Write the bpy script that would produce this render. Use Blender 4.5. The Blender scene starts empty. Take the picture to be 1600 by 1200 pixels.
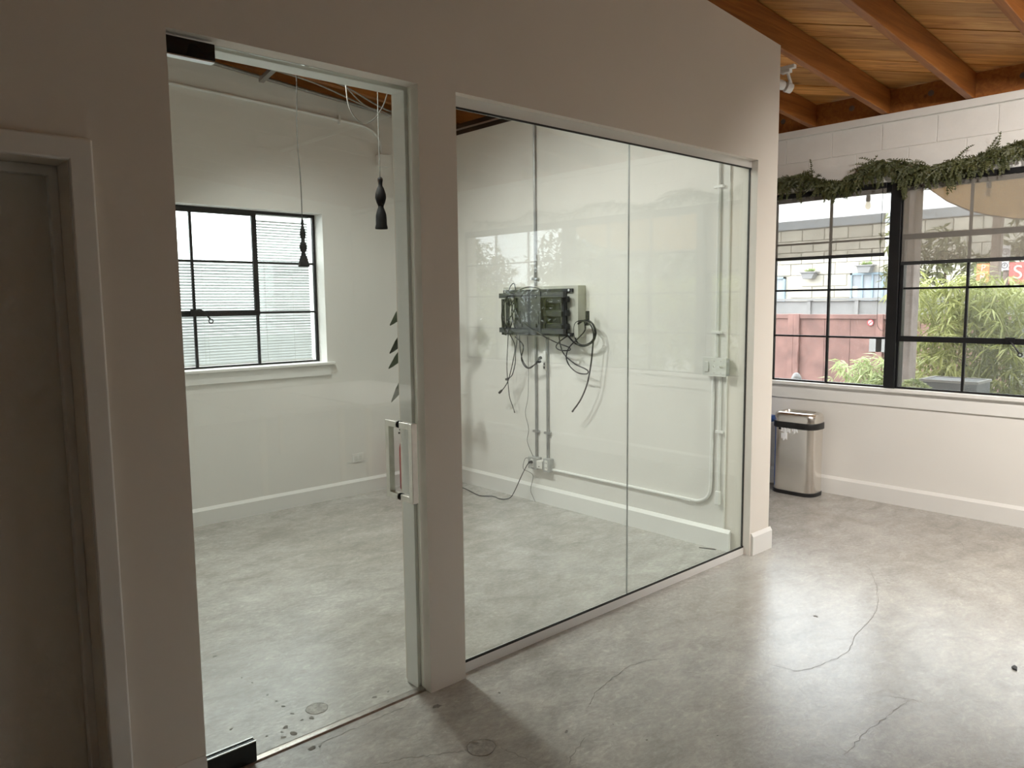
import bpy, math, random
from mathutils import Vector, Matrix
random.seed(7)
R = random.Random(11)
SC = bpy.context.scene
COL = SC.collection

# ------------------------------------------------------------------ camera
cam_d = bpy.data.cameras.new('camera'); cam = bpy.data.objects.new('camera', cam_d); COL.objects.link(cam)
cam_d.sensor_fit = 'HORIZONTAL'; cam_d.sensor_width = 36.0; cam_d.lens = 1195.07/1600*36.0
cam_d.clip_start = 0.05; cam_d.clip_end = 300
yaw, pit, rol = .7394837, .1062512, -.0104341
fw = Vector((math.sin(yaw)*math.cos(pit), math.cos(yaw)*math.cos(pit), -math.sin(pit)))
rt = Vector((math.cos(yaw), -math.sin(yaw), 0)); up = rt.cross(fw)
r2 = math.cos(rol)*rt + math.sin(rol)*up; u2 = -math.sin(rol)*rt + math.cos(rol)*up
m3 = Matrix((r2, u2, -fw)).transposed()
cam.matrix_world = Matrix.Translation((0, 0, 1.67)) @ m3.to_4x4()
SC.camera = cam
# ------------------------------------------------------------------ sky (even overcast) and exposure
SKY = 4.4
w = bpy.data.worlds.new('overcast_sky'); SC.world = w; w.use_nodes = True
bg = w.node_tree.nodes['Background']; bg.inputs[0].default_value = (0.93, 0.97, 1.0, 1); bg.inputs[1].default_value = SKY
sun_d = bpy.data.lights.new('hazy_sun', 'SUN'); sun_d.energy = 3.2; sun_d.angle = math.radians(50); sun_d.color = (1, .98, .95)
sun = bpy.data.objects.new('hazy_sun', sun_d); COL.objects.link(sun)
sun.rotation_euler = Vector((.45, -1, -.75)).to_track_quat('-Z', 'Y').to_euler()
vs = SC.view_settings
vs.view_transform = 'Standard'; vs.look = 'None'; vs.gamma = 1.0; vs.exposure = 0.63; vs.use_curve_mapping = False
SC.cycles.use_denoising = True
SC.cycles.max_bounces = 9; SC.cycles.diffuse_bounces = 5; SC.cycles.glossy_bounces = 3; SC.cycles.transparent_max_bounces = 16
SC.cycles.use_adaptive_sampling = True; SC.cycles.adaptive_threshold = .06; SC.cycles.adaptive_min_samples = 16
SC.cycles.sample_clamp_indirect = 8.0

# ------------------------------------------------------------------ materials
MATS = {}
def new_mat(name):
    m = bpy.data.materials.new(name); m.use_nodes = True
    nt = m.node_tree; b = nt.nodes['Principled BSDF']
    MATS[name] = m
    return m, nt, b
def N(nt, t, **kw):
    n = nt.nodes.new(t)
    for k, v in kw.items(): setattr(n, k, v)
    return n
def L(nt, a, b): nt.links.new(a, b)
def ramp(nt, fac, stops):
    r = N(nt, 'ShaderNodeValToRGB'); e = r.color_ramp.elements
    while len(e) < len(stops): e.new(0.5)
    for i, (p, c) in enumerate(stops): e[i].position = p; e[i].color = (*c, 1) if len(c) == 3 else c
    L(nt, fac, r.inputs[0]); return r.outputs[0]
def noise(nt, scale, detail=4, rough=.55, vec=None, dist=0):
    n = N(nt, 'ShaderNodeTexNoise'); n.inputs['Scale'].default_value = scale; n.inputs['Detail'].default_value = detail
    n.inputs['Roughness'].default_value = rough; n.inputs['Distortion'].default_value = dist
    if vec is not None: L(nt, vec, n.inputs['Vector'])
    return n.outputs['Fac']
def coords(nt, scale=(1,1,1), rot=(0,0,0)):
    g = N(nt, 'ShaderNodeNewGeometry'); mp = N(nt, 'ShaderNodeMapping')
    mp.inputs['Scale'].default_value = scale; mp.inputs['Rotation'].default_value = rot
    L(nt, g.outputs['Position'], mp.inputs[0]); return mp.outputs[0]
def bump(nt, b, h, strength, dist=.01):
    n = N(nt, 'ShaderNodeBump'); n.inputs['Strength'].default_value = strength; n.inputs['Distance'].default_value = dist
    L(nt, h, n.inputs['Height']); L(nt, n.outputs[0], b.inputs['Normal'])
def plain(name, col, rough=.5, metal=0, var=.06, vscale=6, bmp=0, bscale=60, spec=.5, rnd=0):
    m, nt, b = new_mat(name)
    c = coords(nt)
    lo = tuple(max(0, x*(1-var)) for x in col); hi = tuple(min(1, x*(1+var)) for x in col)
    out = ramp(nt, noise(nt, vscale, 2, .6, c), [(.3, lo), (.7, hi)])
    if rnd:
        oi = N(nt, 'ShaderNodeObjectInfo'); mr = N(nt, 'ShaderNodeMapRange')
        mr.inputs['To Min'].default_value = 1-rnd; mr.inputs['To Max'].default_value = 1+rnd
        L(nt, oi.outputs['Random'], mr.inputs[0])
        mx = N(nt, 'ShaderNodeVectorMath', operation='SCALE'); L(nt, out, mx.inputs[0]); L(nt, mr.outputs[0], mx.inputs['Scale']); out = mx.outputs[0]
    L(nt, out, b.inputs['Base Color'])
    b.inputs['Roughness'].default_value = rough; b.inputs['Metallic'].default_value = metal
    b.inputs['Specular IOR Level'].default_value = spec
    if bmp: bump(nt, b, noise(nt, bscale, 3, .6, c), bmp)
    return m
plain('wall_paint', (.80, .785, .75), .55, var=.02, vscale=1.5)
plain('partition_paint', (.80, .755, .69), .55, var=.02, vscale=1.5)
plain('trim_paint', (.80, .795, .77), .38, var=.015, vscale=2)
plain('door_paint', (.78, .77, .72), .45, var=.02, vscale=2)
plain('block_paint', (.80, .785, .755), .6, var=.03, vscale=5, bmp=.35, bscale=45)
plain('white_enamel', (.82, .82, .80), .35, var=.02)
plain('off_white_plastic', (.72, .72, .68), .4, var=.02)
plain('black_steel', (.008, .008, .009), .45, var=.15, vscale=12, spec=.35)
plain('black_plastic', (.012, .012, .013), .4, var=.1)
plain('rubber_black', (.008, .008, .009), .5, var=.1)
plain('dark_bracket', (.020, .021, .022), .45, var=.1, vscale=20)
plain('grey_bracket', (.060, .064, .066), .5, var=.1, vscale=20)
plain('emt', (.42, .43, .43), .38, metal=.85, var=.12, vscale=14)
plain('box_grey', (.46, .47, .46), .5, metal=.3, var=.1, vscale=20)
plain('aluminium', (.62, .62, .60), .32, metal=.9, var=.08, vscale=20)
plain('dull_metal', (.30, .28, .26), .35, metal=.8, var=.15, vscale=30)
plain('satin_steel', (.66, .64, .60), .3, metal=1, var=.05, vscale=30)
plain('patch_black', (.010, .014, .016), .25, var=.1)
plain('seal_black', (.01, .01, .01), .5)
plain('plywood', (.60, .50, .36), .6, var=.12, vscale=10)
plain('painted_board', (.52, .52, .46), .6, var=.06, vscale=6)
plain('lamp_black', (.002, .002, .002), .7, var=.1, spec=.15)
plain('lamp_grey', (.012, .012, .012), .7, spec=.2, var=.2, vscale=40)
plain('cord_grey', (.10, .10, .09), .7, spec=.2)
plain('bx_cable', (.34, .33, .31), .45, metal=.5, var=.2, vscale=80)
plain('crack_dark', (.15, .14, .125), .8, var=.3, vscale=40)
plain('chip_dark', (.19, .18, .165), .8, var=.3, vscale=60)
plain('plug_grey', (.36, .35, .325), .5, var=.3, vscale=40, bmp=.2)
plain('outlet_white', (.80, .79, .76), .35)
plain('red_paint', (.36, .02, .02), .35)
plain('blue_plastic', (.03, .12, .42), .4)
plain('bag_white', (.82, .83, .84), .35)
plain('pot_clay', (.30, .16, .10), .7)
plain('stem_brown', (.10, .07, .04), .8)
plain('leaf_dark', (.035, .06, .018), .35, var=.4, vscale=8)
plain('table_white', (.82, .81, .79), .3, var=.01)
plain('table_wood', (.62, .47, .30), .5, var=.15, vscale=20)
plain('fence_red', (.175, .092, .078), .7, var=.28, vscale=4, rnd=.08)
plain('fence_grey', (.20, .20, .195), .6, var=.15, vscale=2, rnd=.1)
plain('stone_cream', (.40, .375, .32), .85, var=.12, vscale=2, rnd=.10, bmp=.4, bscale=12)
plain('mortar', (.385, .36, .31), .9)
plain('parapet_grey', (.24, .26, .28), .6, var=.1, vscale=2)
plain('window_blue', (.19, .26, .31), .5)
plain('pane_dark', (.22, .24, .26), .5)
plain('lamp_housing', (.16, .16, .16), .5)
plain('concrete_col', (.25, .215, .20), .9, var=.2, vscale=7, bmp=.5, bscale=40)
plain('old_post', (.16, .12, .10), .85, var=.3, vscale=8)
plain('patio', (.30, .29, .27), .9, var=.2, vscale=1.2)
plain('planter_grey', (.11, .12, .13), .7, var=.1)
plain('culm', (.20, .21, .07), .5, var=.2)
plain('sign_white', (.42, .40, .40), .5, var=.02)
plain('sign_red', (.36, .09, .08), .5, var=.05)
plain('sign_orange', (.42, .17, .06), .5, var=.05)
plain('sign_ink', (.08, .06, .07), .6)
plain('sign_pale', (.48, .42, .36), .5)
plain('no_red', (.45, .05, .06), .5)
def leafmat(name, c1, c2, trans=.35):
    m, nt, b = new_mat(name)
    col = ramp(nt, noise(nt, 9, 3, .6, coords(nt)), [(.3, c1), (.7, c2)])
    L(nt, col, b.inputs['Base Color']); b.inputs['Roughness'].default_value = .5
    t = N(nt, 'ShaderNodeBsdfTranslucent'); L(nt, col, t.inputs[0])
    mx = N(nt, 'ShaderNodeMixShader'); mx.inputs[0].default_value = trans
    L(nt, b.outputs[0], mx.inputs[1]); L(nt, t.outputs[0], mx.inputs[2])
    L(nt, mx.outputs[0], nt.nodes['Material Output'].inputs[0])
leafmat('bamboo_leaf', (.20, .235, .06), (.40, .41, .15))
leafmat('bamboo_pale', (.26, .33, .14), (.45, .50, .24))
leafmat('hedge_leaf', (.08, .09, .035), (.17, .17, .075))
leafmat('cedar', (.055, .066, .022), (.125, .130, .048), .2)
leafmat('succulent', (.20, .30, .10), (.42, .47, .24))
leafmat('blind_white', (.60, .61, .61), (.64, .65, .65), .2)
leafmat('sail_tan', (.25, .145, .058), (.32, .195, .085), .5)
# brushed stainless steel
def brushed():
    m, nt, b = new_mat('brushed_steel')
    c = coords(nt, (6, 6, 400))
    f = noise(nt, 3, 3, .6, c)
    L(nt, ramp(nt, f, [(.3, (.70, .66, .61)), (.7, (.84, .80, .75))]), b.inputs['Base Color'])
    b.inputs['Metallic'].default_value = 1; b.inputs['Roughness'].default_value = .24
brushed()
# polished concrete
def concrete():
    m, nt, b = new_mat('polished_concrete')
    c = coords(nt)
    cs = coords(nt, (1, 1.6, 1), (0, 0, .6))
    def gain(f, lo, hi):       # stretch noise (about .3 to .7) to a multiplier
        r = N(nt, 'ShaderNodeMapRange'); r.inputs['From Min'].default_value = .30; r.inputs['From Max'].default_value = .70
        r.inputs['To Min'].default_value = lo; r.inputs['To Max'].default_value = hi; r.clamp = False
        L(nt, f, r.inputs[0]); return r.outputs[0]
    def mm(x, y):
        n = N(nt, 'ShaderNodeMath', operation='MULTIPLY'); L(nt, x, n.inputs[0]); L(nt, y, n.inputs[1]); return n.outputs[0]
    f1 = noise(nt, .8, 4, .6, c, .4); f2 = noise(nt, 4.5, 5, .62, cs, .6); f3 = noise(nt, 30, 4, .7, cs, .3); f4 = noise(nt, 11, 5, .7, cs, 2.2)
    g = mm(mm(gain(f1, .86, 1.14), gain(f2, .80, 1.18)), gain(f3, .86, 1.14))
    sc = N(nt, 'ShaderNodeMapRange'); sc.inputs['From Min'].default_value = .54; sc.inputs['From Max'].default_value = .68
    sc.inputs['To Min'].default_value = 1.0; sc.inputs['To Max'].default_value = 1.22; L(nt, f4, sc.inputs[0])
    g = mm(g, sc.outputs[0])
    tint = ramp(nt, f1, [(.30, (.385, .360, .322)), (.70, (.400, .390, .368))])
    v = N(nt, 'ShaderNodeVectorMath', operation='SCALE'); L(nt, tint, v.inputs[0]); L(nt, g, v.inputs['Scale'])
    L(nt, v.outputs[0], b.inputs['Base Color'])
    b.inputs['Roughness'].default_value = .25; b.inputs['Specular IOR Level'].default_value = .85
    bump(nt, b, f4, .10, .01)
concrete()
# warm fir boards and rafters
def wood(name, c1, c2, c3, rot, rnd):
    m, nt, b = new_mat(name)
    c0 = coords(nt, (1, 1, 1), (0, 0, rot))
    def scaled(sc_):
        v_ = N(nt, 'ShaderNodeVectorMath', operation='MULTIPLY'); L(nt, c0, v_.inputs[0]); v_.inputs[1].default_value = sc_; return v_.outputs[0]
    c = scaled((1.2, 22, 22))
    oi = N(nt, 'ShaderNodeObjectInfo')
    ad = N(nt, 'ShaderNodeVectorMath', operation='ADD'); L(nt, c, ad.inputs[0])
    sc = N(nt, 'ShaderNodeMath', operation='MULTIPLY'); L(nt, oi.outputs['Random'], sc.inputs[0]); sc.inputs[1].default_value = 37
    L(nt, sc.outputs[0], ad.inputs[1])
    f = noise(nt, 1.1, 4, .65, ad.outputs[0], .9)
    col = ramp(nt, f, [(.28, c1), (.5, c2), (.74, c3)])
    mr = N(nt, 'ShaderNodeMapRange'); L(nt, oi.outputs['Random'], mr.inputs[0])
    mr.inputs['To Min'].default_value = 1-rnd; mr.inputs['To Max'].default_value = 1+rnd
    mx = N(nt, 'ShaderNodeVectorMath', operation='SCALE'); L(nt, col, mx.inputs[0]); L(nt, mr.outputs[0], mx.inputs['Scale'])
    # knots
    v = N(nt, 'ShaderNodeTexVoronoi'); v.inputs['Scale'].default_value = 1.0
    ck = scaled((1.6, 4.5, 4.5)); L(nt, ck, v.inputs['Vector'])
    k = ramp(nt, v.outputs['Distance'], [(.03, (.35, .30, .25)), (.085, (1, 1, 1))])
    v2 = N(nt, 'ShaderNodeVectorMath', operation='MULTIPLY'); L(nt, mx.outputs[0], v2.inputs[0]); L(nt, k, v2.inputs[1])
    L(nt, v2.outputs[0], b.inputs['Base Color']); b.inputs['Roughness'].default_value = .5
    bump(nt, b, f, .15, .01)
wood('board_wood', (.38, .15, .030), (.62, .30, .080), (.82, .48, .17), math.radians(45), .30)
wood('rafter_wood', (.21, .066, .011), (.32, .112, .020), (.42, .165, .036), 0, .08)
# thin clear glass: Schlick reflection over see-through tint, the same from both sides
def glass(name, tint, f0=.04, haze=0):
    m, nt, b = new_mat(name); nt.nodes.remove(b)
    g = N(nt, 'ShaderNodeNewGeometry'); dt = N(nt, 'ShaderNodeVectorMath', operation='DOT_PRODUCT')
    L(nt, g.outputs['Normal'], dt.inputs[0]); L(nt, g.outputs['Incoming'], dt.inputs[1])
    def mt(op, a, c=None):
        n = N(nt, 'ShaderNodeMath', operation=op)
        if isinstance(a, (int, float)): n.inputs[0].default_value = a
        else: L(nt, a, n.inputs[0])
        if c is not None:
            if isinstance(c, (int, float)): n.inputs[1].default_value = c
            else: L(nt, c, n.inputs[1])
        return n.outputs[0]
    p = mt('POWER', mt('SUBTRACT', 1.0, mt('ABSOLUTE', dt.outputs['Value'])), 5.0)
    f = mt('ADD', mt('MULTIPLY', p, 1-f0), f0)
    tr = N(nt, 'ShaderNodeBsdfTransparent'); tr.inputs[0].default_value = (*tint, 1)
    gl = N(nt, 'ShaderNodeBsdfGlossy'); gl.inputs['Roughness'].default_value = 0.0; gl.inputs[0].default_value = (1, 1, 1, 1)
    base = tr.outputs[0]
    if haze:
        df = N(nt, 'ShaderNodeBsdfDiffuse'); df.inputs[0].default_value = (.7, .7, .68, 1)
        m2 = N(nt, 'ShaderNodeMixShader'); m2.inputs[0].default_value = haze
        L(nt, tr.outputs[0], m2.inputs[1]); L(nt, df.outputs[0], m2.inputs[2]); base = m2.outputs[0]
    mx = N(nt, 'ShaderNodeMixShader'); L(nt, f, mx.inputs[0]); L(nt, base, mx.inputs[1]); L(nt, gl.outputs[0], mx.inputs[2])
    L(nt, mx.outputs[0], nt.nodes['Material Output'].inputs[0])
glass('glass_partition', (.95, .985, .965), .034)
glass('glass_window', (.97, .98, .98), .035, .028)
glass('bulb_glass', (.80, .76, .68), .08, .05)
def mesh_screen():
    m, nt, b = new_mat('screen_fabric')
    b.inputs['Base Color'].default_value = (.30, .28, .25, 1); b.inputs['Roughness'].default_value = .8
    tr = N(nt, 'ShaderNodeBsdfTransparent'); tr.inputs[0].default_value = (.93, .92, .90, 1)
    w_ = N(nt, 'ShaderNodeTexNoise'); w_.inputs['Scale'].default_value = 1.5; L(nt, coords(nt), w_.inputs['Vector'])
    r = ramp(nt, w_.outputs['Fac'], [(.3, (.53, .53, .53)), (.7, (.57, .57, .57))])
    mx = N(nt, 'ShaderNodeMixShader'); L(nt, r, mx.inputs[0]); L(nt, b.outputs[0], mx.inputs[1]); L(nt, tr.outputs[0], mx.inputs[2])
    L(nt, mx.outputs[0], nt.nodes['Material Output'].inputs[0])
mesh_screen()

# ------------------------------------------------------------------ mesh builder
class MB:
    def __init__(s): s.v = []; s.f = []
    def face(s, pts):
        i = len(s.v); s.v += [tuple(p) for p in pts]; s.f.append(tuple(range(i, i+len(pts)))); return s
    def box(s, x0, x1, y0, y1, z0, z1):
        i = len(s.v)
        s.v += [(x0,y0,z0),(x1,y0,z0),(x1,y1,z0),(x0,y1,z0),(x0,y0,z1),(x1,y0,z1),(x1,y1,z1),(x0,y1,z1)]
        s.f += [tuple(i+k for k in q) for q in ((0,3,2,1),(4,5,6,7),(0,1,5,4),(1,2,6,5),(2,3,7,6),(3,0,4,7))]; return s
    def prism(s, poly, fn0, fn1):
        """poly of 2d points; fn0/fn1 map a point to the two end caps"""
        i = len(s.v); n = len(poly)
        s.v += [fn0(p) for p in poly] + [fn1(p) for p in poly]
        s.f.append(tuple(i+k for k in range(n))[::-1]); s.f.append(tuple(i+n+k for k in range(n)))
        for k in range(n): s.f.append((i+k, i+(k+1) % n, i+n+(k+1) % n, i+n+k))
        return s
    def tube(s, path, r, n=8, cap=True):
        P = [Vector(p) for p in path]; i0 = len(s.v); k = len(P); ref = None
        rr = r if isinstance(r, (list, tuple)) else [r]*k
        for j, p in enumerate(P):
            d = (P[min(j+1, k-1)]-P[max(j-1, 0)])
            d = d.normalized() if d.length > 1e-9 else Vector((0, 0, 1))
            if ref is None:
                ref = d.orthogonal().normalized()
            else:
                ref = ref - d*ref.dot(d)
                ref = ref.normalized() if ref.length > 1e-6 else d.orthogonal().normalized()
            b = d.cross(ref)
            for a in range(n):
                t = 2*math.pi*a/n; q = p + (ref*math.cos(t)+b*math.sin(t))*rr[j]; s.v.append(tuple(q))
        for j in range(k-1):
            for a in range(n):
                A = i0+j*n+a; B = i0+j*n+(a+1) % n; s.f.append((A, B, B+n, A+n))
        if cap:
            s.f.append(tuple(i0+a for a in range(n))[::-1]); s.f.append(tuple(i0+(k-1)*n+a for a in range(n)))
        return s
    def lathe(s, prof, c, n=24):
        i0 = len(s.v)
        for (r, z) in prof:
            for a in range(n):
                t = 2*math.pi*a/n; s.v.append((c[0]+r*math.cos(t), c[1]+r*math.sin(t), c[2]+z))
        for j in range(len(prof)-1):
            for a in range(n):
                A = i0+j*n+a; B = i0+j*n+(a+1) % n; s.f.append((A, B, B+n, A+n))
        s.f.append(tuple(i0+a for a in range(n))[::-1]); k = len(prof)-1; s.f.append(tuple(i0+k*n+a for a in range(n)))
        return s
    def disc(s, c, r, axis, t, n=20):
        """short cylinder centred at c, thickness t along axis (0,1,2)"""
        a1, a2 = [(1, 2), (2, 0), (0, 1)][axis]
        poly = [(r*math.cos(2*math.pi*k/n), r*math.sin(2*math.pi*k/n)) for k in range(n)]
        def mk(o):
            def fn(p):
                q = [0, 0, 0]; q[axis] = c[axis]+o; q[a1] = c[a1]+p[0]; q[a2] = c[a2]+p[1]; return tuple(q)
            return fn
        return s.prism(poly, mk(-t/2), mk(t/2))
WL = {}
def wloc(o): return WL.get(o.name, Vector((0, 0, 0)))
def obj(name, mb, mat, parent=None, smooth=False, bevel=0, origin=None, seg=2):
    off = wloc(parent) if parent is not None else (Vector(origin) if origin is not None else None)
    if off is None:
        xs = [p[0] for p in mb.v]; ys = [p[1] for p in mb.v]; zs = [p[2] for p in mb.v]
        off = Vector(((min(xs)+max(xs))/2, (min(ys)+max(ys))/2, min(zs)))
    me = bpy.data.meshes.new(name)
    me.from_pydata([(a-off[0], b-off[1], c-off[2]) for a, b, c in mb.v], [], mb.f); me.update()
    me.materials.append(MATS[mat])
    if smooth:
        me.polygons.foreach_set('use_smooth', [True]*len(me.polygons))
        me.update()
    o = bpy.data.objects.new(name, me); COL.objects.link(o)
    if parent is None: o.location = off
    else: o.parent = parent
    WL[o.name] = Vector(off)
    if smooth == 'auto':
        try: me.set_sharp_from_angle(angle=math.radians(40))
        except Exception: pass
    if bevel:
        b = o.modifiers.new('edge', 'BEVEL'); b.width = bevel; b.segments = seg; b.limit_method = 'ANGLE'
    return o
def tag(o, label=None, cat=None, group=None, kind=None):
    if label: o['label'] = label
    if cat: o['category'] = cat
    if group: o['group'] = group
    if kind: o['kind'] = kind
    return o
def thing(name, label, cat, loc, group=None, kind=None):
    o = bpy.data.objects.new(name, None); COL.objects.link(o); o.location = loc; o.empty_display_size = .1
    WL[o.name] = Vector(loc)
    return tag(o, label, cat, group, kind)
def smooth_path(pts, k=5):
    P = [Vector(p) for p in pts]; out = []
    for i in range(len(P)-1):
        p0 = P[max(i-1, 0)]; p1 = P[i]; p2 = P[i+1]; p3 = P[min(i+2, len(P)-1)]
        for j in range(k):
            t = j/k
            out.append(tuple(.5*((2*p1)+(p2-p0)*t+(2*p0-5*p1+4*p2-p3)*t*t+(3*p1-p0-3*p2+p3)*t*t*t)))
    out.append(tuple(P[-1])); return out
def dup(o, dx, parent=None):
    c = o.copy(); COL.objects.link(c); WL[c.name] = WL.get(o.name, Vector())+Vector(dx)
    c.location = Vector(o.location)+Vector(dx)
    if parent is not None: c.parent = parent
    return c

# ------------------------------------------------------------------ dimensions of the place
PF, PB = 2.559, 2.745            # partition, front and back face
GY = 2.615                       # fixed glass
XR = 6.41                        # window wall
YF = 5.82                        # far wall of the glass room
TX = 4.41                        # bracket wall of the glass room
OT = 2.535                       # top of the openings
def zb(x): return 3.116+.0873*(XR-x)      # underside of the rafters

# ------------------------------------------------------------------ floor
fl = tag(obj('floor', MB().box(-4.2, 6.62, -5.7, 6.08, -.12, 0), 'polished_concrete', origin=(0, 0, 0)),
         'grey polished concrete floor with cracks and chips', 'floor', kind='structure')
CR = [
[(4.687,2.543),(4.773,2.256),(4.844,2.027),(4.967,1.815),(4.954,1.565),(4.964,1.365),(4.895,1.202),(4.857,1.119),(4.80,.95)],
[(4.82,1.957),(4.489,1.771),(4.104,1.617),(3.739,1.562),(3.514,1.508),(3.319,1.53),(3.17,1.579),(3.135,1.721)],
[(2.875,2.035),(2.708,2.12),(2.562,2.116),(2.375,2.081),(2.237,2.018)],
[(2.104,1.881),(1.964,1.836),(1.904,1.801)],
[(1.793,2.055),(1.809,1.964),(1.815,1.868)],
[(3.207,1.242),(3.258,1.166),(3.289,1.085)],
[(3.267,1.132),(3.041,1.147),(2.84,1.154),(2.675,1.142)],
[(6.016,2.013),(5.788,1.795),(5.631,1.658),(5.354,1.627)],
[(1.382,2.3),(1.426,2.266),(1.489,2.247),(1.559,2.199),(1.641,2.154),(1.691,2.124)],
[(1.241,2.548),(1.45,2.545),(1.587,2.548),(1.738,2.550)]]
for pts in CR:
    P = smooth_path([(x, y, 0) for x, y in pts], 8); mb = MB(); n = len(P)
    Lp = []; Rp = []
    for j, p in enumerate(P):
        a = Vector(P[max(0, j-1)]); b = Vector(P[min(n-1, j+1)]); d = (b-a).normalized(); nn = Vector((-d.y, d.x, 0))
        wd = R.uniform(.0005, .0015)*(1 if 2 < j < n-3 else .5); jit = nn*R.uniform(-.006, .006)
        Lp.append(Vector(p)+nn*wd+jit); Rp.append(Vector(p)-nn*wd+jit)
    i = len(mb.v); mb.v += [(q.x, q.y, .0006) for q in Lp]+[(q.x, q.y, .0006) for q in Rp]
    mb.f += [(n+j, n+j+1, j+1, j) for j in range(n-1)]
    obj('crack', mb, 'crack_dark', fl)
CH = [(1.325,3.037,.012),(1.329,2.961,.01),(1.33,2.902,.013),(1.333,2.82,.016),(1.375,2.736,.022),(1.339,2.75,.012),(1.265,2.743,.022),(1.239,2.721,.012),
      (1.267,2.681,.024),(1.228,2.682,.02),(1.183,2.737,.012),(1.101,2.88,.016),(1.322,3.185,.01),(1.306,3.261,.01),(1.3,3.558,.016),(1.8,2.455,.03),
      (1.719,2.70,.01),(1.65,2.70,.02),(1.27,2.539,.03),(1.3,2.53,.016),(2.053,1.956,.018),(3.806,1.802,.022),(2.224,1.863,.006),(2.235,1.705,.008),(2.456,1.537,.006),(2.06,2.36,.012)]
for x, y, r in CH:
    n = 9; a0 = R.uniform(0, 6); e = R.uniform(.45, .8)
    poly = []
    for k in range(n):
        t = 2*math.pi*k/n; rr = .72*r*R.uniform(.55, 1.15)
        px, py = rr*math.cos(t), rr*e*math.sin(t); poly.append((x+px*math.cos(a0)-py*math.sin(a0), y+px*math.sin(a0)+py*math.cos(a0)))
    obj('chip', MB().prism(poly, lambda p: (p[0], p[1], -.001), lambda p: (p[0], p[1], .0007)), 'chip_dark', fl)
for x, y, r in ((1.741, 2.102, .055), (1.425, 2.787, .045)):
    pg = MB(); n = 22
    poly = [(x+r*R.uniform(.93, 1.04)*math.cos(2*math.pi*k/n), y+r*R.uniform(.93, 1.04)*math.sin(2*math.pi*k/n)) for k in range(n)]
    obj('core_plug', pg.prism(poly, lambda p: (p[0], p[1], -.002), lambda p: (p[0], p[1], .0008)), 'plug_grey', fl)
    ring = MB()
    for k in range(n):
        a, b = poly[k], poly[(k+1) % n]; q = lambda p, s: (x+(p[0]-x)*s, y+(p[1]-y)*s, .0012)
        ring.face([q(a, .98), q(a, 1.02), q(b, 1.02), q(b, .98)])
    obj('core_plug_joint', ring, 'crack_dark', fl)

# ------------------------------------------------------------------ partition (front wall of the glass room)
DL = .588; DT = 2.096            # plain door opening at the left
poly = [(-4.2, 0), (-.32, 0), (-.32, DT), (DL, DT), (DL, 0), (.888, 0), (.888, OT), (1.845, OT), (1.845, 0), (2.036, 0), (2.036, OT),
        (4.425, OT), (4.425, 0), (4.665, 0), (4.665, zb(4.665)), (-4.2, zb(-4.2))]
wall_front = tag(obj('wall_front', MB().prism(poly, lambda p: (p[0], PF, p[1]), lambda p: (p[0], PB, p[1])), 'partition_paint', origin=(0, PF, 0)),
    'white painted partition wall with door and glass openings', 'wall', kind='structure')
# baseboard on partition end and beside the doorway
def baseboard(name, label, x0, x1, y0, y1, h=.145, axis='x', side=-1):
    # chamfered profile; axis: run direction, side: which way it stands proud
    mb = MB()
    if axis == 'x':
        yf, yw = (y0, y1) if side < 0 else (y1, y0)
        pr = [(yw, 0), (yf, 0), (yf, h-.022), (yw+(yf-yw)*.25, h), (yw, h)]
        mb.prism(pr, lambda p: (x0, p[0], p[1]), lambda p: (x1, p[0], p[1]))
    else:
        xf, xw = (x0, x1) if side < 0 else (x1, x0)
        pr = [(xw, 0), (xf, 0), (xf, h-.022), (xw+(xf-xw)*.25, h), (xw, h)]
        mb.prism(pr, lambda p: (p[0], y0, p[1]), lambda p: (p[0], y1, p[1]))
    return tag(obj(name, mb, 'trim_paint'), label, 'baseboard', kind='structure')
baseboard('baseboard_front', 'short white baseboard at the end of partition', 4.44, 4.683, PF-.018, PF, .145)
baseboard('baseboard_end', 'white baseboard around the partition end', 4.665, 4.683, PF, PB, .145, 'y', 1)
baseboard('baseboard_doorway', 'dim white baseboard left of glass door opening', .655, .886, PF-.014, PF, .13)
baseboard('baseboard_inner', 'white baseboard under the bracket wall in glass room', TX-.022, TX, 2.69, YF-.021, .145, 'y', -1)
baseboard('baseboard_back', 'white baseboard under the far window wall', .72, TX, YF-.022, YF, .135)
baseboard('baseboard_right', 'white baseboard under the big window wall', XR-.022, XR, -5.5, YF, .15, 'y', -1)

# left plain door: casing, jamb, slab
d1 = thing('door_1', 'plain recessed white door in shadow at far left', 'door', (.13, PF, 0), kind='structure')
cs = MB(); cw = .066
cs.prism([(-.32-cw, 0), (-.32, 0), (-.32, DT), (DL, DT), (DL, 0), (DL+cw, 0), (DL+cw, DT+cw), (-.32-cw, DT+cw)], lambda p: (p[0], PF-.018, p[1]), lambda p: (p[0], PF+.001, p[1]))
obj('casing', cs, 'trim_paint', d1, bevel=.006)
obj('door_stop', MB().prism([(-.32, 0), (-.295, 0), (-.295, DT-.03), (DL-.025, DT-.03), (DL-.025, 0), (DL, 0), (DL, DT), (-.32, DT)], lambda p: (p[0], PF+.12, p[1]), lambda p: (p[0], PF+.16, p[1])), 'trim_paint', d1, bevel=.003)
obj('door_slab', MB().box(-.315, DL-.005, PF+.16, PF+.20, .008, DT-.004), 'door_paint', d1)

# door stop / jamb lining behind the glass door
trim1 = tag(obj('trim_1', MB().prism([(1.845, 0), (1.845, OT), (.888, OT), (.888, OT-.016), (1.829, OT-.016), (1.829, 0)],
        lambda p: (p[0], 2.632, p[1]), lambda p: (p[0], 2.716, p[1])), 'trim_paint', bevel=.003), 'white jamb and head lining behind the glass door', 'trim', kind='structure')
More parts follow.
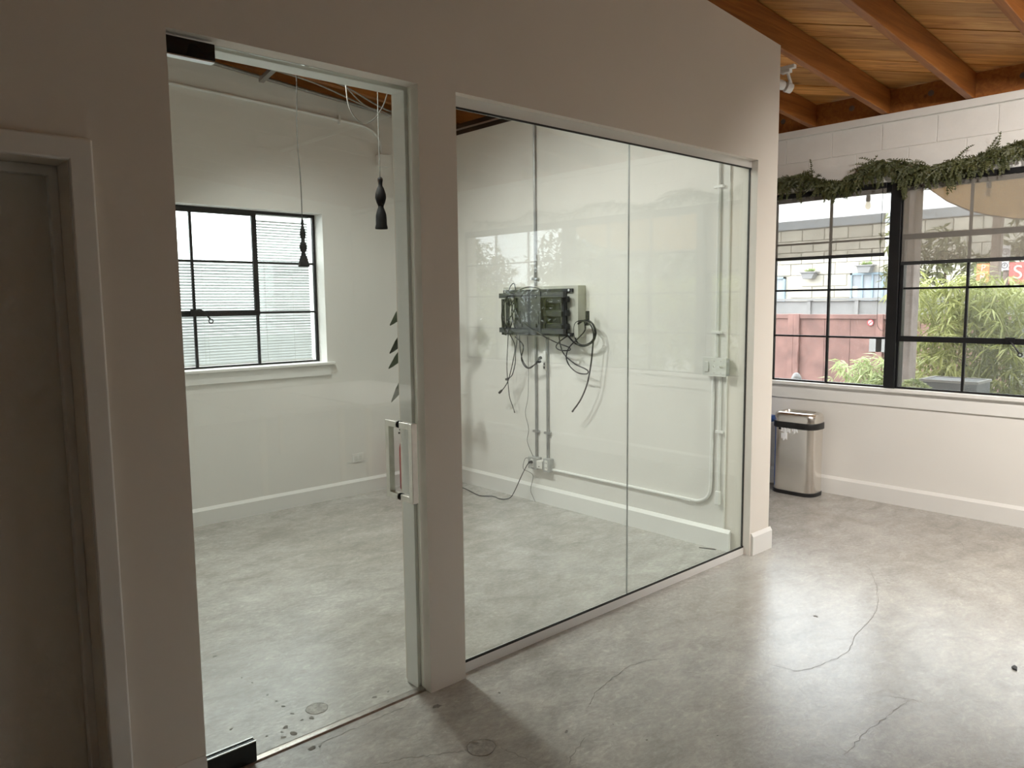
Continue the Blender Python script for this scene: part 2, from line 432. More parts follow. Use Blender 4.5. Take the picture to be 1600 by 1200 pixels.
# frameless glass door with patch fittings
gd = thing('glass_door', 'frameless clear glass door with square steel pull handle', 'door', (1.36, 2.602, 0))
pane = obj('pane', MB().box(.893, 1.836, 2.597, 2.608, .012, OT-.012), 'glass_partition', gd)
pf = obj('bottom_patch', MB().box(.893, 1.078, 2.586, 2.619, .012, .088), 'patch_black', gd, bevel=.002)
obj('patch_edge', MB().box(.893, 1.0785, 2.585, 2.592, .0885, .0915).box(.893, 1.0785, 2.613, 2.620, .0885, .0915), 'aluminium', pf)
pf2 = obj('top_patch', MB().box(.893, 1.052, 2.586, 2.619, OT-.066, OT-.012), 'patch_black', gd, bevel=.002)
obj('patch_edge', MB().box(.893, 1.05, 2.585, 2.620, OT-.071, OT-.067), 'aluminium', pf2)
hd = MB()
for s in (-1, 1):
    ya, yb = (2.596, 2.502) if s < 0 else (2.609, 2.694)
    lo, hi = min(ya, yb), max(ya, yb)
    hz0, hz1 = .862, 1.19; tk = .026
    grip = (lo, lo+tk) if s < 0 else (hi-tk, hi)
    m = MB().box(1.736, 1.762, *grip, hz0, hz1)
    arm = (lo+tk-.0005, hi-.004) if s < 0 else (lo+.004, hi-tk+.0005)
    m.box(1.736, 1.762, *arm, hz1-tk, hz1); m.box(1.736, 1.762, *arm, hz0, hz0+tk)
    h = obj('pull_handle', m, 'satin_steel', gd, bevel=.0015)
    wy = 2.5945 if s < 0 else 2.6105
    obj('washer', MB().disc((1.749, wy, hz1-tk/2), .015, 1, .005).disc((1.749, wy, hz0+tk/2), .015, 1, .005), 'rubber_black', h)
tag(obj('threshold_strip', MB().prism([(2.592, 0), (2.636, 0), (2.632, .007), (2.620, .010), (2.598, .007)], lambda p: (.89, p[0], p[1]), lambda p: (1.843, p[0], p[1])), 'dull_metal', smooth=False),
    'low metal threshold strip under the glass door', 'threshold')
# fixed glass screen: two panes in a head and sill channel
gs = thing('glass_screen', 'two-pane fixed glass screen between white channels', 'glass wall', (3.23, GY, 0))
obj('glass_pane', MB().box(2.04, 3.2315, GY-.005, GY+.005, .052, OT-.05), 'glass_partition', gs)
obj('glass_pane', MB().box(3.2345, 4.421, GY-.005, GY+.005, .052, OT-.05), 'glass_partition', gs)
obj('silicone_joint', MB().box(3.2315, 3.2345, GY-.004, GY+.004, .052, OT-.05), 'emt', gs)
obj('sill_channel', MB().box(2.037, 4.424, GY-.014, GY-.0045, 0, .046).box(2.037, 4.424, GY+.0045, GY+.014, 0, .046), 'trim_paint', gs)
obj('head_channel', MB().box(2.037, 4.424, GY-.014, GY-.0055, OT-.044, OT).box(2.037, 4.424, GY+.0055, GY+.014, OT-.044, OT), 'trim_paint', gs)
obj('gasket', MB().box(2.037, 4.424, GY-.013, GY-.0052, .046, .056), 'seal_black', gs); obj('gasket', MB().box(2.037, 4.424, GY-.013, GY-.0052, OT-.052, OT-.044), 'seal_black', gs)
obj('edge_seal', MB().box(4.4212, 4.4245, GY-.006, GY+.006, .052, OT-.05), 'seal_black', gs)

# ------------------------------------------------------------------ other walls
def topbox(mb, x0, x1, y0, y1, z0, e=0):
    mb.prism([(x0, z0), (x1, z0), (x1, zb(x1)+e), (x0, zb(x0)+e)], lambda p: (p[0], y0, p[1]), lambda p: (p[0], y1, p[1]))
wb = MB()     # far wall with window opening, one skin
WX0, WX1, WZ0, WZ1 = 1.13, 3.197, 1.185, 2.417
topbox(wb, -4.2, WX0, YF, 6.07, 0, -.031); topbox(wb, WX1, 6.62, YF, 6.07, 0, -.031); topbox(wb, WX0, WX1, YF, 6.07, WZ1, -.031); wb.box(WX0, WX1, YF, 6.07, 0, WZ0)
bm_ = MB().prism([(-4.2, zb(-4.2)-.03), (6.60, zb(6.60)-.03), (6.60, zb(6.60)+.19), (-4.2, zb(-4.2)+.19)], lambda p: (p[0], YF+.004, p[1]), lambda p: (p[0], 6.06, p[1]))
obj_beam = bm_
tag(obj('wall_back', wb, 'wall_paint', origin=(0, YF, 0)), 'white far wall with the blinds window', 'wall', kind='structure')
tag(obj('wall_inner', MB().box(TX, 4.63, PB, YF, 0, 3.165), 'wall_paint', origin=(TX, 4.3, 0)), 'white side wall of glass room carrying the bracket', 'wall', kind='structure')
tag(obj('wall_side', MB().prism([(.58, 0), (.70, 0), (.70, zb(.7)), (.58, zb(.58))], lambda p: (p[0], PB, p[1]), lambda p: (p[0], YF, p[1])), 'wall_paint', origin=(.64, 4.3, 0)), 'white left side wall of glass room', 'wall', kind='structure')
tag(obj('wall_left', MB().box(-4.3, -4.2, -5.7, 6.07, 0, 4.3), 'wall_paint'), 'white wall on the far left of the main room', 'wall', kind='structure')
wr = MB(); topbox(wr, -4.2, 6.62, -5.7, -5.55, 0, .19)
tag(obj('wall_rear', wr, 'wall_paint'), 'white rear wall of the main room', 'wall', kind='structure')
# window wall
OY0, OY1, OZ0, OZ1 = -2.70, 4.05, .945, 2.588
wr = MB()
wr.box(XR, 6.61, -5.55, YF, 0, OZ0); wr.box(XR, 6.61, -5.55, OY0, OZ0, OZ1); wr.box(XR, 6.61, OY1, YF, OZ0, OZ1)
wr.box(XR+.007, 6.61, -5.55, YF, OZ1, 3.06)
wall_right = tag(obj('wall_right', wr, 'wall_paint', origin=(XR, 0, 0)), 'white block wall above a long band of steel windows', 'wall', kind='structure')
blk = None
for ci, (z0, z1, o) in enumerate(((2.590, 2.640, .02), (2.643, 2.843, .02), (2.847, 3.047, -.18))):
    first = None
    for k in range(-14, 10):
        y0 = 2.014-.02+o+.406*k
        if y0 < -3.2 or y0+.4 > YF: continue
        if first is None:
            first = obj('concrete_block', MB().box(XR, XR+.012, y0+.002, y0+.404, z0, z1), 'block_paint', wall_right, bevel=.0025, seg=1); fy = y0
        else:
            dup(first, (R.uniform(-.0012, .0012), y0-fy, 0), wall_right)
tag(obj('trim_2', MB().box(XR-.03, 6.60, -5.5, YF, 3.056, 3.114), 'trim_paint', bevel=.003), 'white timber plate along the top of block wall', 'trim', kind='structure')
tag(obj('trim_3', MB().box(XR-.045, XR+.035, OY0-.05, OY1+.05, .918, .947), 'trim_paint', bevel=.004), 'white window stool under the steel windows', 'trim', kind='structure')
tag(obj('trim_4', MB().box(XR-.016, XR, OY0-.03, OY1+.03, .80, .918), 'trim_paint', bevel=.003), 'white apron board beneath the window stool', 'trim', kind='structure')

# ------------------------------------------------------------------ ceiling: boards, rafters, blocking
ceil = tag(obj('ceiling', MB().prism([(-4.4, 0), (6.75, 0), (6.75, .06), (-4.4, .06)], lambda p: (p[0], -5.9, zb(p[0])+.225+p[1]), lambda p: (p[0], 6.3, zb(p[0])+.225+p[1])), 'board_wood', origin=(0, 0, 3.3)),
           'sloping timber ceiling of diagonal boards on rafters', 'ceiling', kind='structure')
def clip(poly, a, b, c):      # keep a*x+b*y <= c
    out = []
    for i in range(len(poly)):
        p, q = poly[i], poly[(i+1) % len(poly)]
        dp, dq = a*p[0]+b*p[1]-c, a*q[0]+b*q[1]-c
        if dp <= 0: out.append(p)
        if dp*dq < 0:
            t = dp/(dp-dq); out.append((p[0]+(q[0]-p[0])*t, p[1]+(q[1]-p[1])*t))
    return out
s2 = 2**.5; s = -10.2/s2; BW = .186
while s < 12.9/s2:
    pl = [(-4.35, -5.85), (6.7, -5.85), (6.7, 6.25), (-4.35, 6.25)]
    pl = clip(pl, 1, 1, (s+BW-.007)*s2); pl = clip(pl, -1, -1, -s*s2) if pl else pl
    s += BW
    if len(pl) < 3: continue
    o = R.uniform(-.005, .005)
    obj('ceiling_board', MB().prism(pl, lambda p: (p[0], p[1], zb(p[0])+.192+o), lambda p: (p[0], p[1], zb(p[0])+.222)), 'board_wood', ceil)
obj('wall_beam', obj_beam, 'rafter_wood', ceil)
raf = None
for k in range(-14, 6):
    y0 = 2.575+.6*k
    if raf is None:
        raf = obj('rafter', MB().prism([(-4.3, 0), (6.62, 0), (6.62, .187), (-4.3, .187)], lambda p: (p[0], y0, zb(p[0])+p[1]), lambda p: (p[0], y0+.052, zb(p[0])+p[1])), 'rafter_wood', ceil, bevel=.003, seg=1); ry = y0
        blo = obj('blocking', MB().box(XR+.0, XR+.045, y0+.054, y0+.598, zb(XR)+.0, zb(XR)+.182), 'rafter_wood', ceil)
        vh = MB().disc((XR-.001, y0+.30, zb(XR)+.10), .022, 0, .004)
        obj('knot_plug', vh, 'old_post', blo)
    else:
        dup(raf, (0, y0-ry, 0), ceil); b2 = dup(blo, (0, y0-ry, 0), ceil)
        c2 = blo.children[0].copy(); COL.objects.link(c2); c2.parent = b2

# ------------------------------------------------------------------ steel windows of the right wall
FX = XR+.014                     # face of the steel
ZR = [.955, 1.350, 1.748, 2.150, 2.520]
def steel_window(name, label, y0, y1, cols, sash=None, latch=None):
    wn = thing(name, label, 'window', (FX, (y0+y1)/2, .947), kind='structure')
    f = MB()
    f.box(FX, FX+.035, y0, y1, 2.512, 2.588); f.box(FX, FX+.035, y0, y1, .9475, .962)
    f.box(FX, FX+.035, y0, y0+.014, .962, 2.512); f.box(FX, FX+.035, y1-.014, y1, .962, 2.512)
    obj('frame', f, 'black_steel', wn, bevel=.002, seg=1)
    ys = [y0+.012]+cols+[y1-.012]
    for c in cols:
        obj('muntin', MB().box(FX+.003, FX+.03, c-.009, c+.009, .962, 2.512), 'black_steel', wn, bevel=.002, seg=1)
    for z in ZR[1:4]:
        for a, b in zip(ys[:-1], ys[1:]):
            obj('muntin', MB().box(FX+.004, FX+.028, a+.009, b-.009, z-.008, z+.008), 'black_steel', wn, bevel=.002, seg=1)
    for i in range(len(ys)-1):
        for j in range(4):
            obj('pane', MB().box(FX+.014, FX+.018, ys[i]+.006, ys[i+1]-.006, ZR[j]+.006, ZR[j+1]-.006), 'glass_window', wn)
    if sash:
        a, b = sash; q = .022
        m = MB()
        m.box(FX-.010, FX+.012, a, b, ZR[3]-q, ZR[3]+q); m.box(FX-.010, FX+.012, a, b, ZR[1]-q, ZR[1]+q)
        m.box(FX-.010, FX+.012, a, a+q*1.2, ZR[1]+q, ZR[3]-q); m.box(FX-.010, FX+.012, b-q*1.2, b, ZR[1]+q, ZR[3]-q)
        obj('sash_frame', m, 'black_steel', wn, bevel=.002, seg=1)
        if latch:
            ly = latch; h = MB()
            h.box(FX-.03, FX-.010, ly-.03, ly+.03, ZR[1]-.012, ZR[1]+.03)
            h.tube(smooth_path([(FX-.03, ly, ZR[1]+.01), (FX-.05, ly-.02, ZR[1]-.01), (FX-.055, ly-.05, ZR[1]-.05), (FX-.05, ly-.07, ZR[1]-.08)], 4), .006, 6)
            ring = [(FX-.05, ly-.075+.013*math.cos(2*math.pi*k/12), ZR[1]-.092+.013*math.sin(2*math.pi*k/12)) for k in range(13)]
            h.tube(ring, .004, 6, False)
            obj('latch', h, 'black_steel', wn, smooth='auto')
    return wn
steel_window('window_1', 'black steel window next to the partition end', 2.532, 4.05, [3.03, 3.525])
steel_window('window_2', 'black steel window with opening sash at right edge', .975, 2.449, [1.966, 1.475], (1.475+.009-.05, 2.446), 1.66)
steel_window('window_3', 'black steel window further along the right wall', -.835, .885, [.31, -.26], (-.26, .31), .0)
steel_window('window_4', 'last black steel window of the right wall', -2.70, -.925, [-1.51, -2.10])
for i, yy in enumerate((2.449, .885, -.925)):
    y1 = (2.532, .975, -.835)[i]
    tag(obj('trim_%d' % (5+i), MB().box(XR-.012, 6.56, yy+.001, y1-.001, .9475, 2.588), 'black_steel', bevel=.004),
        ('black steel post between the two windows by the partition', 'black steel post at the middle of the right wall windows', 'black steel post before the last right wall window')[i], 'post', kind='structure')
# roller screens
def roller(name_label, y0, y1, zbar):
    t = thing('roller_shade', name_label, 'shade', (XR+.004, (y0+y1)/2, zbar), group=None)
    m = MB().box(XR+.0035, XR+.0045, y0, y1, zbar+.012, 2.56)
    obj('fabric', m, 'screen_fabric', t)
    obj('bottom_bar', MB().box(XR-.006, XR+.010, y0-.004, y1+.004, zbar-.014, zbar+.014), 'dark_bracket', t, bevel=.003)
    obj('tube_cover', MB().box(XR-.012, XR+.011, y0-.008, y1+.008, 2.548, 2.588), 'black_steel', t, bevel=.004)
    return t
s1 = roller('half-lowered grey mesh screen on window beside partition end', 2.575, 4.02, 2.024)
s2_ = roller('half-lowered grey mesh screen right of the black post', 1.0, 2.44, 1.945)
obj('pull_chain', MB().tube(smooth_path([(XR-.004, 2.60, 2.55), (XR-.004, 2.603, 2.1), (XR-.006, 2.606, 1.6), (XR-.010, 2.60, 1.46), (XR-.012, 2.57, 1.415), (XR-.010, 2.548, 1.42)], 5), .0018, 5), 'black_plastic', s1)

# ------------------------------------------------------------------ far window and its blinds
w5 = thing('window_5', 'black steel window with white blinds in far wall of glass room', 'window', (2.17, 5.95, WZ0), kind='structure')
WY = 5.95; zr5 = [1.192, 1.609, 2.010, 2.410]; xc5 = [1.14, 1.667, 2.167, 2.667, 3.19]
f = MB(); f.box(1.13, 3.197, WY, WY+.03, 2.392, 2.417); f.box(1.13, 3.197, WY, WY+.03, 1.1855, 1.20)
f.box(1.13, 1.15, WY, WY+.03, 1.20, 2.392); f.box(3.175, 3.197, WY, WY+.03, 1.20, 2.392)
obj('frame', f, 'black_steel', w5, bevel=.002, seg=1)
for c in xc5[1:-1]:
    obj('muntin', MB().box(c-.010, c+.010, WY+.003, WY+.025, 1.20, 2.392), 'black_steel', w5, bevel=.002, seg=1)
for z in zr5[1:-1]:
    for a, b in zip(xc5[:-1], xc5[1:]):
        obj('muntin', MB().box(a+.010, b-.010, WY+.004, WY+.024, z-.008, z+.008), 'black_steel', w5, bevel=.002, seg=1)
for i in range(4):
    for j in range(3):
        obj('pane', MB().box(xc5[i]+.006, xc5[i+1]-.006, WY+.013, WY+.017, zr5[j]+.006, zr5[j+1]-.006), 'glass_window', w5)
m = MB(); q = .022; a, b = 1.667-.01, 2.667+.012
m.box(a, b, WY-.012, WY+.012, zr5[1]-q, zr5[1]+q); m.box(a, b, WY-.012, WY+.012, 2.372, 2.412)
m.box(a, a+.03, WY-.012, WY+.012, zr5[1]+q, 2.372); m.box(b-.04, b, WY-.012, WY+.012, zr5[1]+q, 2.372)
obj('sash_frame', m, 'black_steel', w5, bevel=.002, seg=1)
h = MB(); lx = 2.155; lz = zr5[1]
h.box(lx-.03, lx+.03, WY-.032, WY-.012, lz-.012, lz+.035)
h.tube(smooth_path([(lx, WY-.03, lz+.02), (lx+.03, WY-.05, lz+.03), (lx+.07, WY-.06, lz), (lx+.10, WY-.055, lz-.04)], 4), .007, 6)
h.tube([(lx+.108+.016*math.cos(2*math.pi*k/12), WY-.055, lz-.058+.016*math.sin(2*math.pi*k/12)) for k in range(13)], .0045, 6, False)
obj('latch', h, 'black_steel', w5, smooth='auto')
tag(obj('trim_8', MB().box(1.07, 3.262, YF-.032, 5.9495, 1.163, 1.1855), 'trim_paint', bevel=.004), 'white sill board under the blinds window', 'trim', kind='structure')
tag(obj('trim_9', MB().box(1.10, 3.222, YF-.014, YF, 1.075, 1.163), 'trim_paint', bevel=.003), 'white apron board under the far sill', 'trim', kind='structure')
def blind(label, x0, x1, z0, z1, tilts, cords):
    t = thing('venetian_blind', label, 'blind', ((x0+x1)/2, 6.02, z0))
    obj('head_rail', MB().box(x0, x1, 6.00, 6.04, z1-.02, z1+.012), 'white_enamel', t)
    m = MB(); z = z0+.02; n = int((z1-.03-z)/.0225)
    for k in range(n):
        zz = z+k*.0225; ang = tilts(zz); dy = .0125*math.cos(ang); dz = .0125*math.sin(ang)
        c, sn = math.cos(ang), math.sin(ang)
        pr = [(-.0125, 0), (0, .0016), (.0125, 0), (0, .0004)]
        m.prism(pr, lambda p: (x0, 6.02+p[0]*c-p[1]*sn, zz+p[0]*sn+p[1]*c), lambda p: (x1, 6.02+p[0]*c-p[1]*sn, zz+p[0]*sn+p[1]*c))
    tag(obj('slats', m, 'blind_white', t), kind='stuff')
    obj('bottom_rail', MB().box(x0, x1, 6.008, 6.032, z0, z0+.014), 'white_enamel', t)
    for cx in cords: obj('cord', MB().tube([(cx, 6.003, z1-.02), (cx, 6.003, z0+.01)], .0016, 5), 'off_white_plastic', t)
blind('white slatted blind behind the right-hand panes of far window', 2.70, 3.165, 1.20, 2.41, lambda z: math.radians(58) if z < 2.01 else math.radians(42), (2.76, 3.0))
blind('wider white slatted blind behind the left panes of far window', 1.16, 2.692, 1.20, 2.41, lambda z: math.radians(56) if z < 1.6 else (math.radians(48) if z < 2.01 else math.radians(6)), (1.5, 2.25, 2.28))
# ------------------------------------------------------------------ glass room: electrical things
def conduit(label, path, r, mat, straps=(), axis='x', name='conduit'):
    o = thing(name, label, 'conduit', path[0])
    obj('pipe', MB().tube(path, r, 10), mat, o, smooth='auto')
    for p in straps:
        m = MB()
        if axis == 'x': m.box(p[0]-r*1.25, p[0]+r, p[1]-r*3, p[1]+r*3, p[2]-.009, p[2]+.009)
        else: m.box(p[0]-.009, p[0]+.009, p[1]-r*1.25, p[1]+r, p[2]-r*3, p[2]+r*3)
        obj('strap', m, mat, o, bevel=.002, seg=1)
    return o
cx = TX-.012
conduit('tall grey steel conduit running up behind the bracket', [(cx, 4.525, .37), (cx, 4.525, 3.16)], .0115, 'emt', [(cx, 4.525, 1.86), (cx, 4.525, .60)])
conduit('short grey steel conduit hanging below the bracket', [(cx, 4.392, .39), (cx, 4.392, 1.42)], .0115, 'emt', [(cx, 4.392, .60)])
conduit('white conduit along the baseboard bending up to the switch box',
        smooth_path([(cx, 4.335, .300), (cx, 3.9, .300), (cx, 3.4, .300), (cx, 3.02, .300), (cx, 2.93, .306), (cx, 2.865, .345), (cx, 2.842, .42), (cx, 2.84, .6), (cx, 2.836, .9), (cx, 2.834, 1.17)], 4), .0115, 'white_enamel', [(cx, 3.03, .30)])
o = conduit('thin white conduit dropping from switch box to a small fitting', [(cx, 2.782, .40), (cx, 2.782, 1.17)], .009, 'white_enamel', [(cx, 2.782, .8)])
obj('end_fitting', MB().box(TX-.03, TX, 2.768, 2.798, .305, .40), 'white_enamel', o, bevel=.005)
conduit('white conduit rising from switch box to the ceiling', [(cx, 2.815, 1.298), (cx, 2.815, 3.16)], .0115, 'white_enamel', [(cx, 2.815, 1.46), (cx, 2.815, 2.4)])
sw = thing('switch_box', 'surface switch box with dimmer and two toggles on white wall', 'switch', (TX, 2.806, 1.172))
obj('box', MB().box(TX-.045, TX, 2.722, 2.890, 1.176, 1.292), 'box_grey', sw, bevel=.003)
pl = obj('cover_plate', MB().box(TX-.050, TX-.045, 2.718, 2.894, 1.172, 1.297), 'off_white_plastic', sw, bevel=.0015)
obj('dimmer', MB().box(TX-.058, TX-.050, 2.848, 2.876, 1.202, 1.268), 'off_white_plastic', pl, bevel=.002)
for yy in (2.806, 2.756):
    obj('toggle', MB().prism([(0, -.006), (-.016, .010), (-.014, .018), (0, .006)], lambda p: (TX-.050+p[0], yy-.005, 1.233+p[1]), lambda p: (TX-.050+p[0], yy+.005, 1.233+p[1])), 'off_white_plastic', pl)
    for zz in (1.272, 1.195): obj('screw', MB().disc((TX-.0505, yy, zz), .003, 0, .002, 8), 'dull_metal', pl)
def outlet_box(label, y0, y1, z0, z1, d):
    t = thing('outlet_box', label, 'outlet', (TX, (y0+y1)/2, z0))
    obj('box', MB().box(TX-d, TX, y0, y1, z0, z1), 'box_grey', t, bevel=.004)
    p = obj('receptacle', MB().box(TX-d-.004, TX-d, (y0+y1)/2-.017, (y0+y1)/2+.017, z0+.015, z1-.012), 'outlet_white', t, bevel=.002)
    m = MB()
    for zz in (z0+.036, z1-.034):
        for s in (-1, 1): m.box(TX-d-.0046, TX-d-.0035, (y0+y1)/2+s*.007-.0015, (y0+y1)/2+s*.007+.0015, zz-.006, zz+.006)
    tag(obj('slots', m, 'rubber_black', p), kind='stuff')
    return t
outlet_box('grey metal outlet box with a black plug at tall conduit', 4.475, 4.580, .285, .385, .062)
outlet_box('grey metal outlet box at the start of white conduit', 4.335, 4.405, .282, .392, .055)
t = thing('power_adapter', 'white plug-in adapter between the two grey outlet boxes', 'adapter', (TX-.03, 4.44, .30))
obj('body', MB().box(TX-.068, TX-.004, 4.408, 4.472, .300, .368), 'outlet_white', t, bevel=.006)
obj('port', MB().box(TX-.0695, TX-.068, 4.435, 4.447, .316, .322), 'rubber_black', t)
# black plug and cord running to the floor
t = thing('extension_lead', 'black power cord from outlet box down onto floor', 'cord', (4.25, 4.8, 0))
obj('plug', MB().tube([(TX-.066, 4.528, .346), (TX-.10, 4.528, .346)], [.014, .009], 10), 'black_plastic', t, smooth='auto')
obj('cord', MB().tube(smooth_path([(TX-.10, 4.528, .346), (4.295, 4.545, .31), (4.29, 4.60, .22), (4.285, 4.655, .12), (4.275, 4.71, .03), (4.25, 4.75, .006), (4.22, 4.80, .005), (4.235, 4.9, .005), (4.17, 5.0, .005), (4.21, 5.18, .005), (4.25, 5.35, .005)], 6), .0042, 6), 'black_plastic', t, smooth=True)
ob = obj('thin_cord', MB().tube(smooth_path([(4.375, 4.60, 1.42), (4.378, 4.594, 1.126), (4.38, 4.605, .883), (4.38, 4.638, .745), (4.38, 4.60, .613), (4.38, 4.617, .501), (4.362, 4.53, .39)], 6), .0022, 5), 'cord_grey', smooth=True)
tag(ob, 'thin grey cord wandering down from bracket to outlet box', 'cord')
ob = obj('thin_cord', MB().tube(smooth_path([(TX-.02, 4.585, .35), (4.375, 4.63, .36), (4.37, 4.656, .31), (4.37, 4.657, .261), (4.37, 4.594, .248), (4.37, 4.54, .219), (4.37, 4.572, .098), (4.372, 4.545, .04), (4.372, 4.519, .004)], 6), .0022, 5), 'cord_grey', smooth=True)
tag(ob, 'thin pale cord looping from outlet box to the baseboard', 'cord')

t = thing('dark_gap_strip', 'black strip standing in for dark gap above the bracket wall', 'dark gap', (4.5, 4.3, 3.166))
obj('gap_fill', MB().box(4.415, 4.60, 2.80, 5.78, 3.166, 3.262), 'black_plastic', t)  # black fill put in for the dark gap between wall top and ceiling
obj('gap_stripe', MB().box(4.409, 4.4148, 2.80, 5.78, 3.206, 3.220), 'aluminium', t)
# ------------------------------------------------------------------ television bracket
tag(obj('backer_board', MB().box(TX-.085, TX, 3.985, 4.835, 1.395, 1.795), 'painted_board', bevel=.002), 'thick wooden backer board on wall behind the bracket', 'board')
tvm = thing('tv_bracket', 'black full-motion television wall bracket without a screen', 'bracket', (TX-.085, 4.4, 1.40))
bx = TX-.085
obj('wall_rail', MB().box(bx-.018, bx, 4.03, 4.82, 1.745, 1.772), 'dark_bracket', tvm, bevel=.002)
obj('wall_rail', MB().box(bx-.018, bx, 4.03, 4.82, 1.405, 1.432), 'dark_bracket', tvm, bevel=.002)
obj('wall_plate', MB().box(bx-.010, bx, 4.10, 4.15, 1.432, 1.745), 'dark_bracket', tvm); obj('wall_plate', MB().box(bx-.010, bx, 4.76, 4.80, 1.432, 1.745), 'dark_bracket', tvm); obj('wall_plate', MB().box(bx-.012, bx-.002, 4.35, 4.62, 1.432, 1.745), 'dark_bracket', tvm)
obj('back_plate', MB().box(bx-.004, bx-.0002, 4.17, 4.70, 1.436, 1.742), 'black_plastic', tvm)
m = MB()      # folded arms behind the plate
for z in (1.69, 1.585, 1.48):
    m.box(bx-.05, bx-.012, 4.06, 4.32, z-.022, z+.022); m.box(bx-.075, bx-.045, 4.09, 4.20, z-.028, z+.012)
m.tube([(bx-.045, 4.30, 1.44), (bx-.045, 4.30, 1.735)], .016, 12); m.tube([(bx-.045, 4.09, 1.45), (bx-.045, 4.09, 1.72)], .014, 12)
obj('folding_arm', m, 'dark_bracket', tvm, bevel=.002, seg=1)
for z in (1.725, 1.443):
    m = MB().box(bx-.090, bx-.058, 4.055, 4.795, z-.020, z+.020)
    obj('screen_arm', m, 'grey_bracket', tvm, bevel=.002, seg=1)
m = MB()      # vesa plate with slots cut as real holes (strips between them)
py0, py1, pz0, pz1 = 4.295, 4.548, 1.435, 1.752
rows = [(pz0, 1.470, 0), (1.470, 1.500, 1), (1.500, 1.60, 2), (1.60, 1.70, 0), (1.70, 1.725, 1), (1.725, pz1, 0)]
for z0, z1, k in rows:
    if k == 1:
        for a, b in ((py0, 4.33), (4.348, 4.495), (4.513, py1)): m.box(bx-.098, bx-.092, a, b, z0, z1)
    elif k == 2:
        for a, b in ((py0, 4.31), (4.318, 4.525), (4.533, py1)): m.box(bx-.098, bx-.092, a, b, z0, z1)
    else: m.box(bx-.098, bx-.092, py0, py1, z0, z1)
vp = obj('screen_plate', m, 'grey_bracket', tvm)
m = MB()
for i in range(7): m.disc((bx-.0982, 4.335+i*.03, 1.700), .003, 0, .001, 6)
for i in range(5): m.disc((bx-.0982, 4.36+i*.03, 1.62-.02*(i % 2)), .003, 0, .001, 6)
for i in range(4): m.disc((bx-.0982, 4.37+i*.03, 1.52-.015*(i % 2)), .003, 0, .001, 6)
tag(obj('bolt_holes', m, 'rubber_black', vp), kind='stuff')
for y, z in ((4.06, 1.758), (4.79, 1.758), (4.06, 1.418), (4.79, 1.418)):
    obj('bolt', MB().disc((bx-.022, y, z), .010, 0, .008, 8), 'aluminium', tvm)
obj('end_cap', MB().box(bx-.02, bx, 4.822, 4.842, 1.40, 1.70), 'black_plastic', tvm)
# cables around it
def cable(label, pts, r=.0032, ends=(), name='cable'):
    t = thing(name, label, 'cable', (pts[0][0], pts[0][1], min(p[2] for p in pts)))
    obj('lead', MB().tube(smooth_path(pts, 6), r*1.4, 6), 'black_plastic', t, smooth=True)
    for p, d, rr, ln in ends:
        q = tuple(p[i]+d[i]*ln for i in range(3))
        obj('plug', MB().tube([p, tuple(p[i]+d[i]*ln*.4 for i in range(3)), q], [rr*.6, rr, rr], 8), 'black_plastic', t, smooth='auto')
    return t
X = 4.225
def at(pts, dx=0): return [(4.33+dx, y, z) for y, z in pts]
cable('thin black cable hanging lowest on the left, ending in small jack', [(X, 4.60, 1.69), (X, 4.66, 1.62)]+at([(4.747,1.524),(4.764,1.416),(4.774,1.308),(4.784,1.2),(4.786,1.091),(4.774,.983),(4.757,.875),(4.726,.812),(4.702,.765)], -.02), .0026, [((4.31, 4.702, .765), (0, -.3, -.95), .005, .02)])
cable('black cable on the left ending in an upward-bent plug', [(X, 4.58, 1.70), (X, 4.63, 1.60), (X, 4.60, 1.49)]+at([(4.646,1.387),(4.664,1.269),(4.673,1.162),(4.714,1.063),(4.77,1.032)], -.03), .003, [((4.30, 4.75, 1.035), (0, .95, -.3), .011, .04)])
cable('black cable on the left ending in the lower of two plugs', at([(4.725,1.406),(4.663,1.312),(4.688,1.183),(4.746,1.028),(4.796,.959),(4.84,.92)], -.04), .003, [((4.29, 4.83, .93), (0, .8, -.6), .011, .045)])
cable('black power lead looping to upper plug of hanging power strip', at([(4.693,1.386),(4.593,1.315),(4.618,1.208),(4.572,1.141),(4.511,1.134),(4.451,1.174),(4.400,1.222)], -.01), .0035, [((4.32, 4.415, 1.215), (.1, -.9, .35), .013, .03)])
cable('black power lead looping to lower plug of hanging power strip', at([(4.631,1.398),(4.617,1.271),(4.587,1.188),(4.527,1.138),(4.45,1.165),(4.400,1.19)], -.02), .0035, [((4.31, 4.415, 1.188), (.1, -.9, .3), .013, .03)])
cable('black cable sweeping across bracket plate into a small loop', [(X, 4.60, 1.715), (X-.012, 4.56, 1.60), (X-.016, 4.45, 1.50), (X-.012, 4.31, 1.43), (4.27, 4.176, 1.359)]+at([(4.066,1.323),(4.052,1.299),(4.148,1.295),(4.197,1.318),(4.162,1.36),(4.066,1.412)], -.03), .0035)
cable('black cable in a wide slack loop below the bracket right end', [(4.28, 4.148, 1.43)]+at([(4.162,1.329),(4.121,1.261),(4.012,1.196),(3.906,1.163),(3.874,1.145),(3.893,1.124),(3.986,1.129),(4.073,1.183),(4.1,1.252),(4.066,1.323),(3.972,1.395),(3.906,1.455),(3.913,1.522)], -.015), .0038)
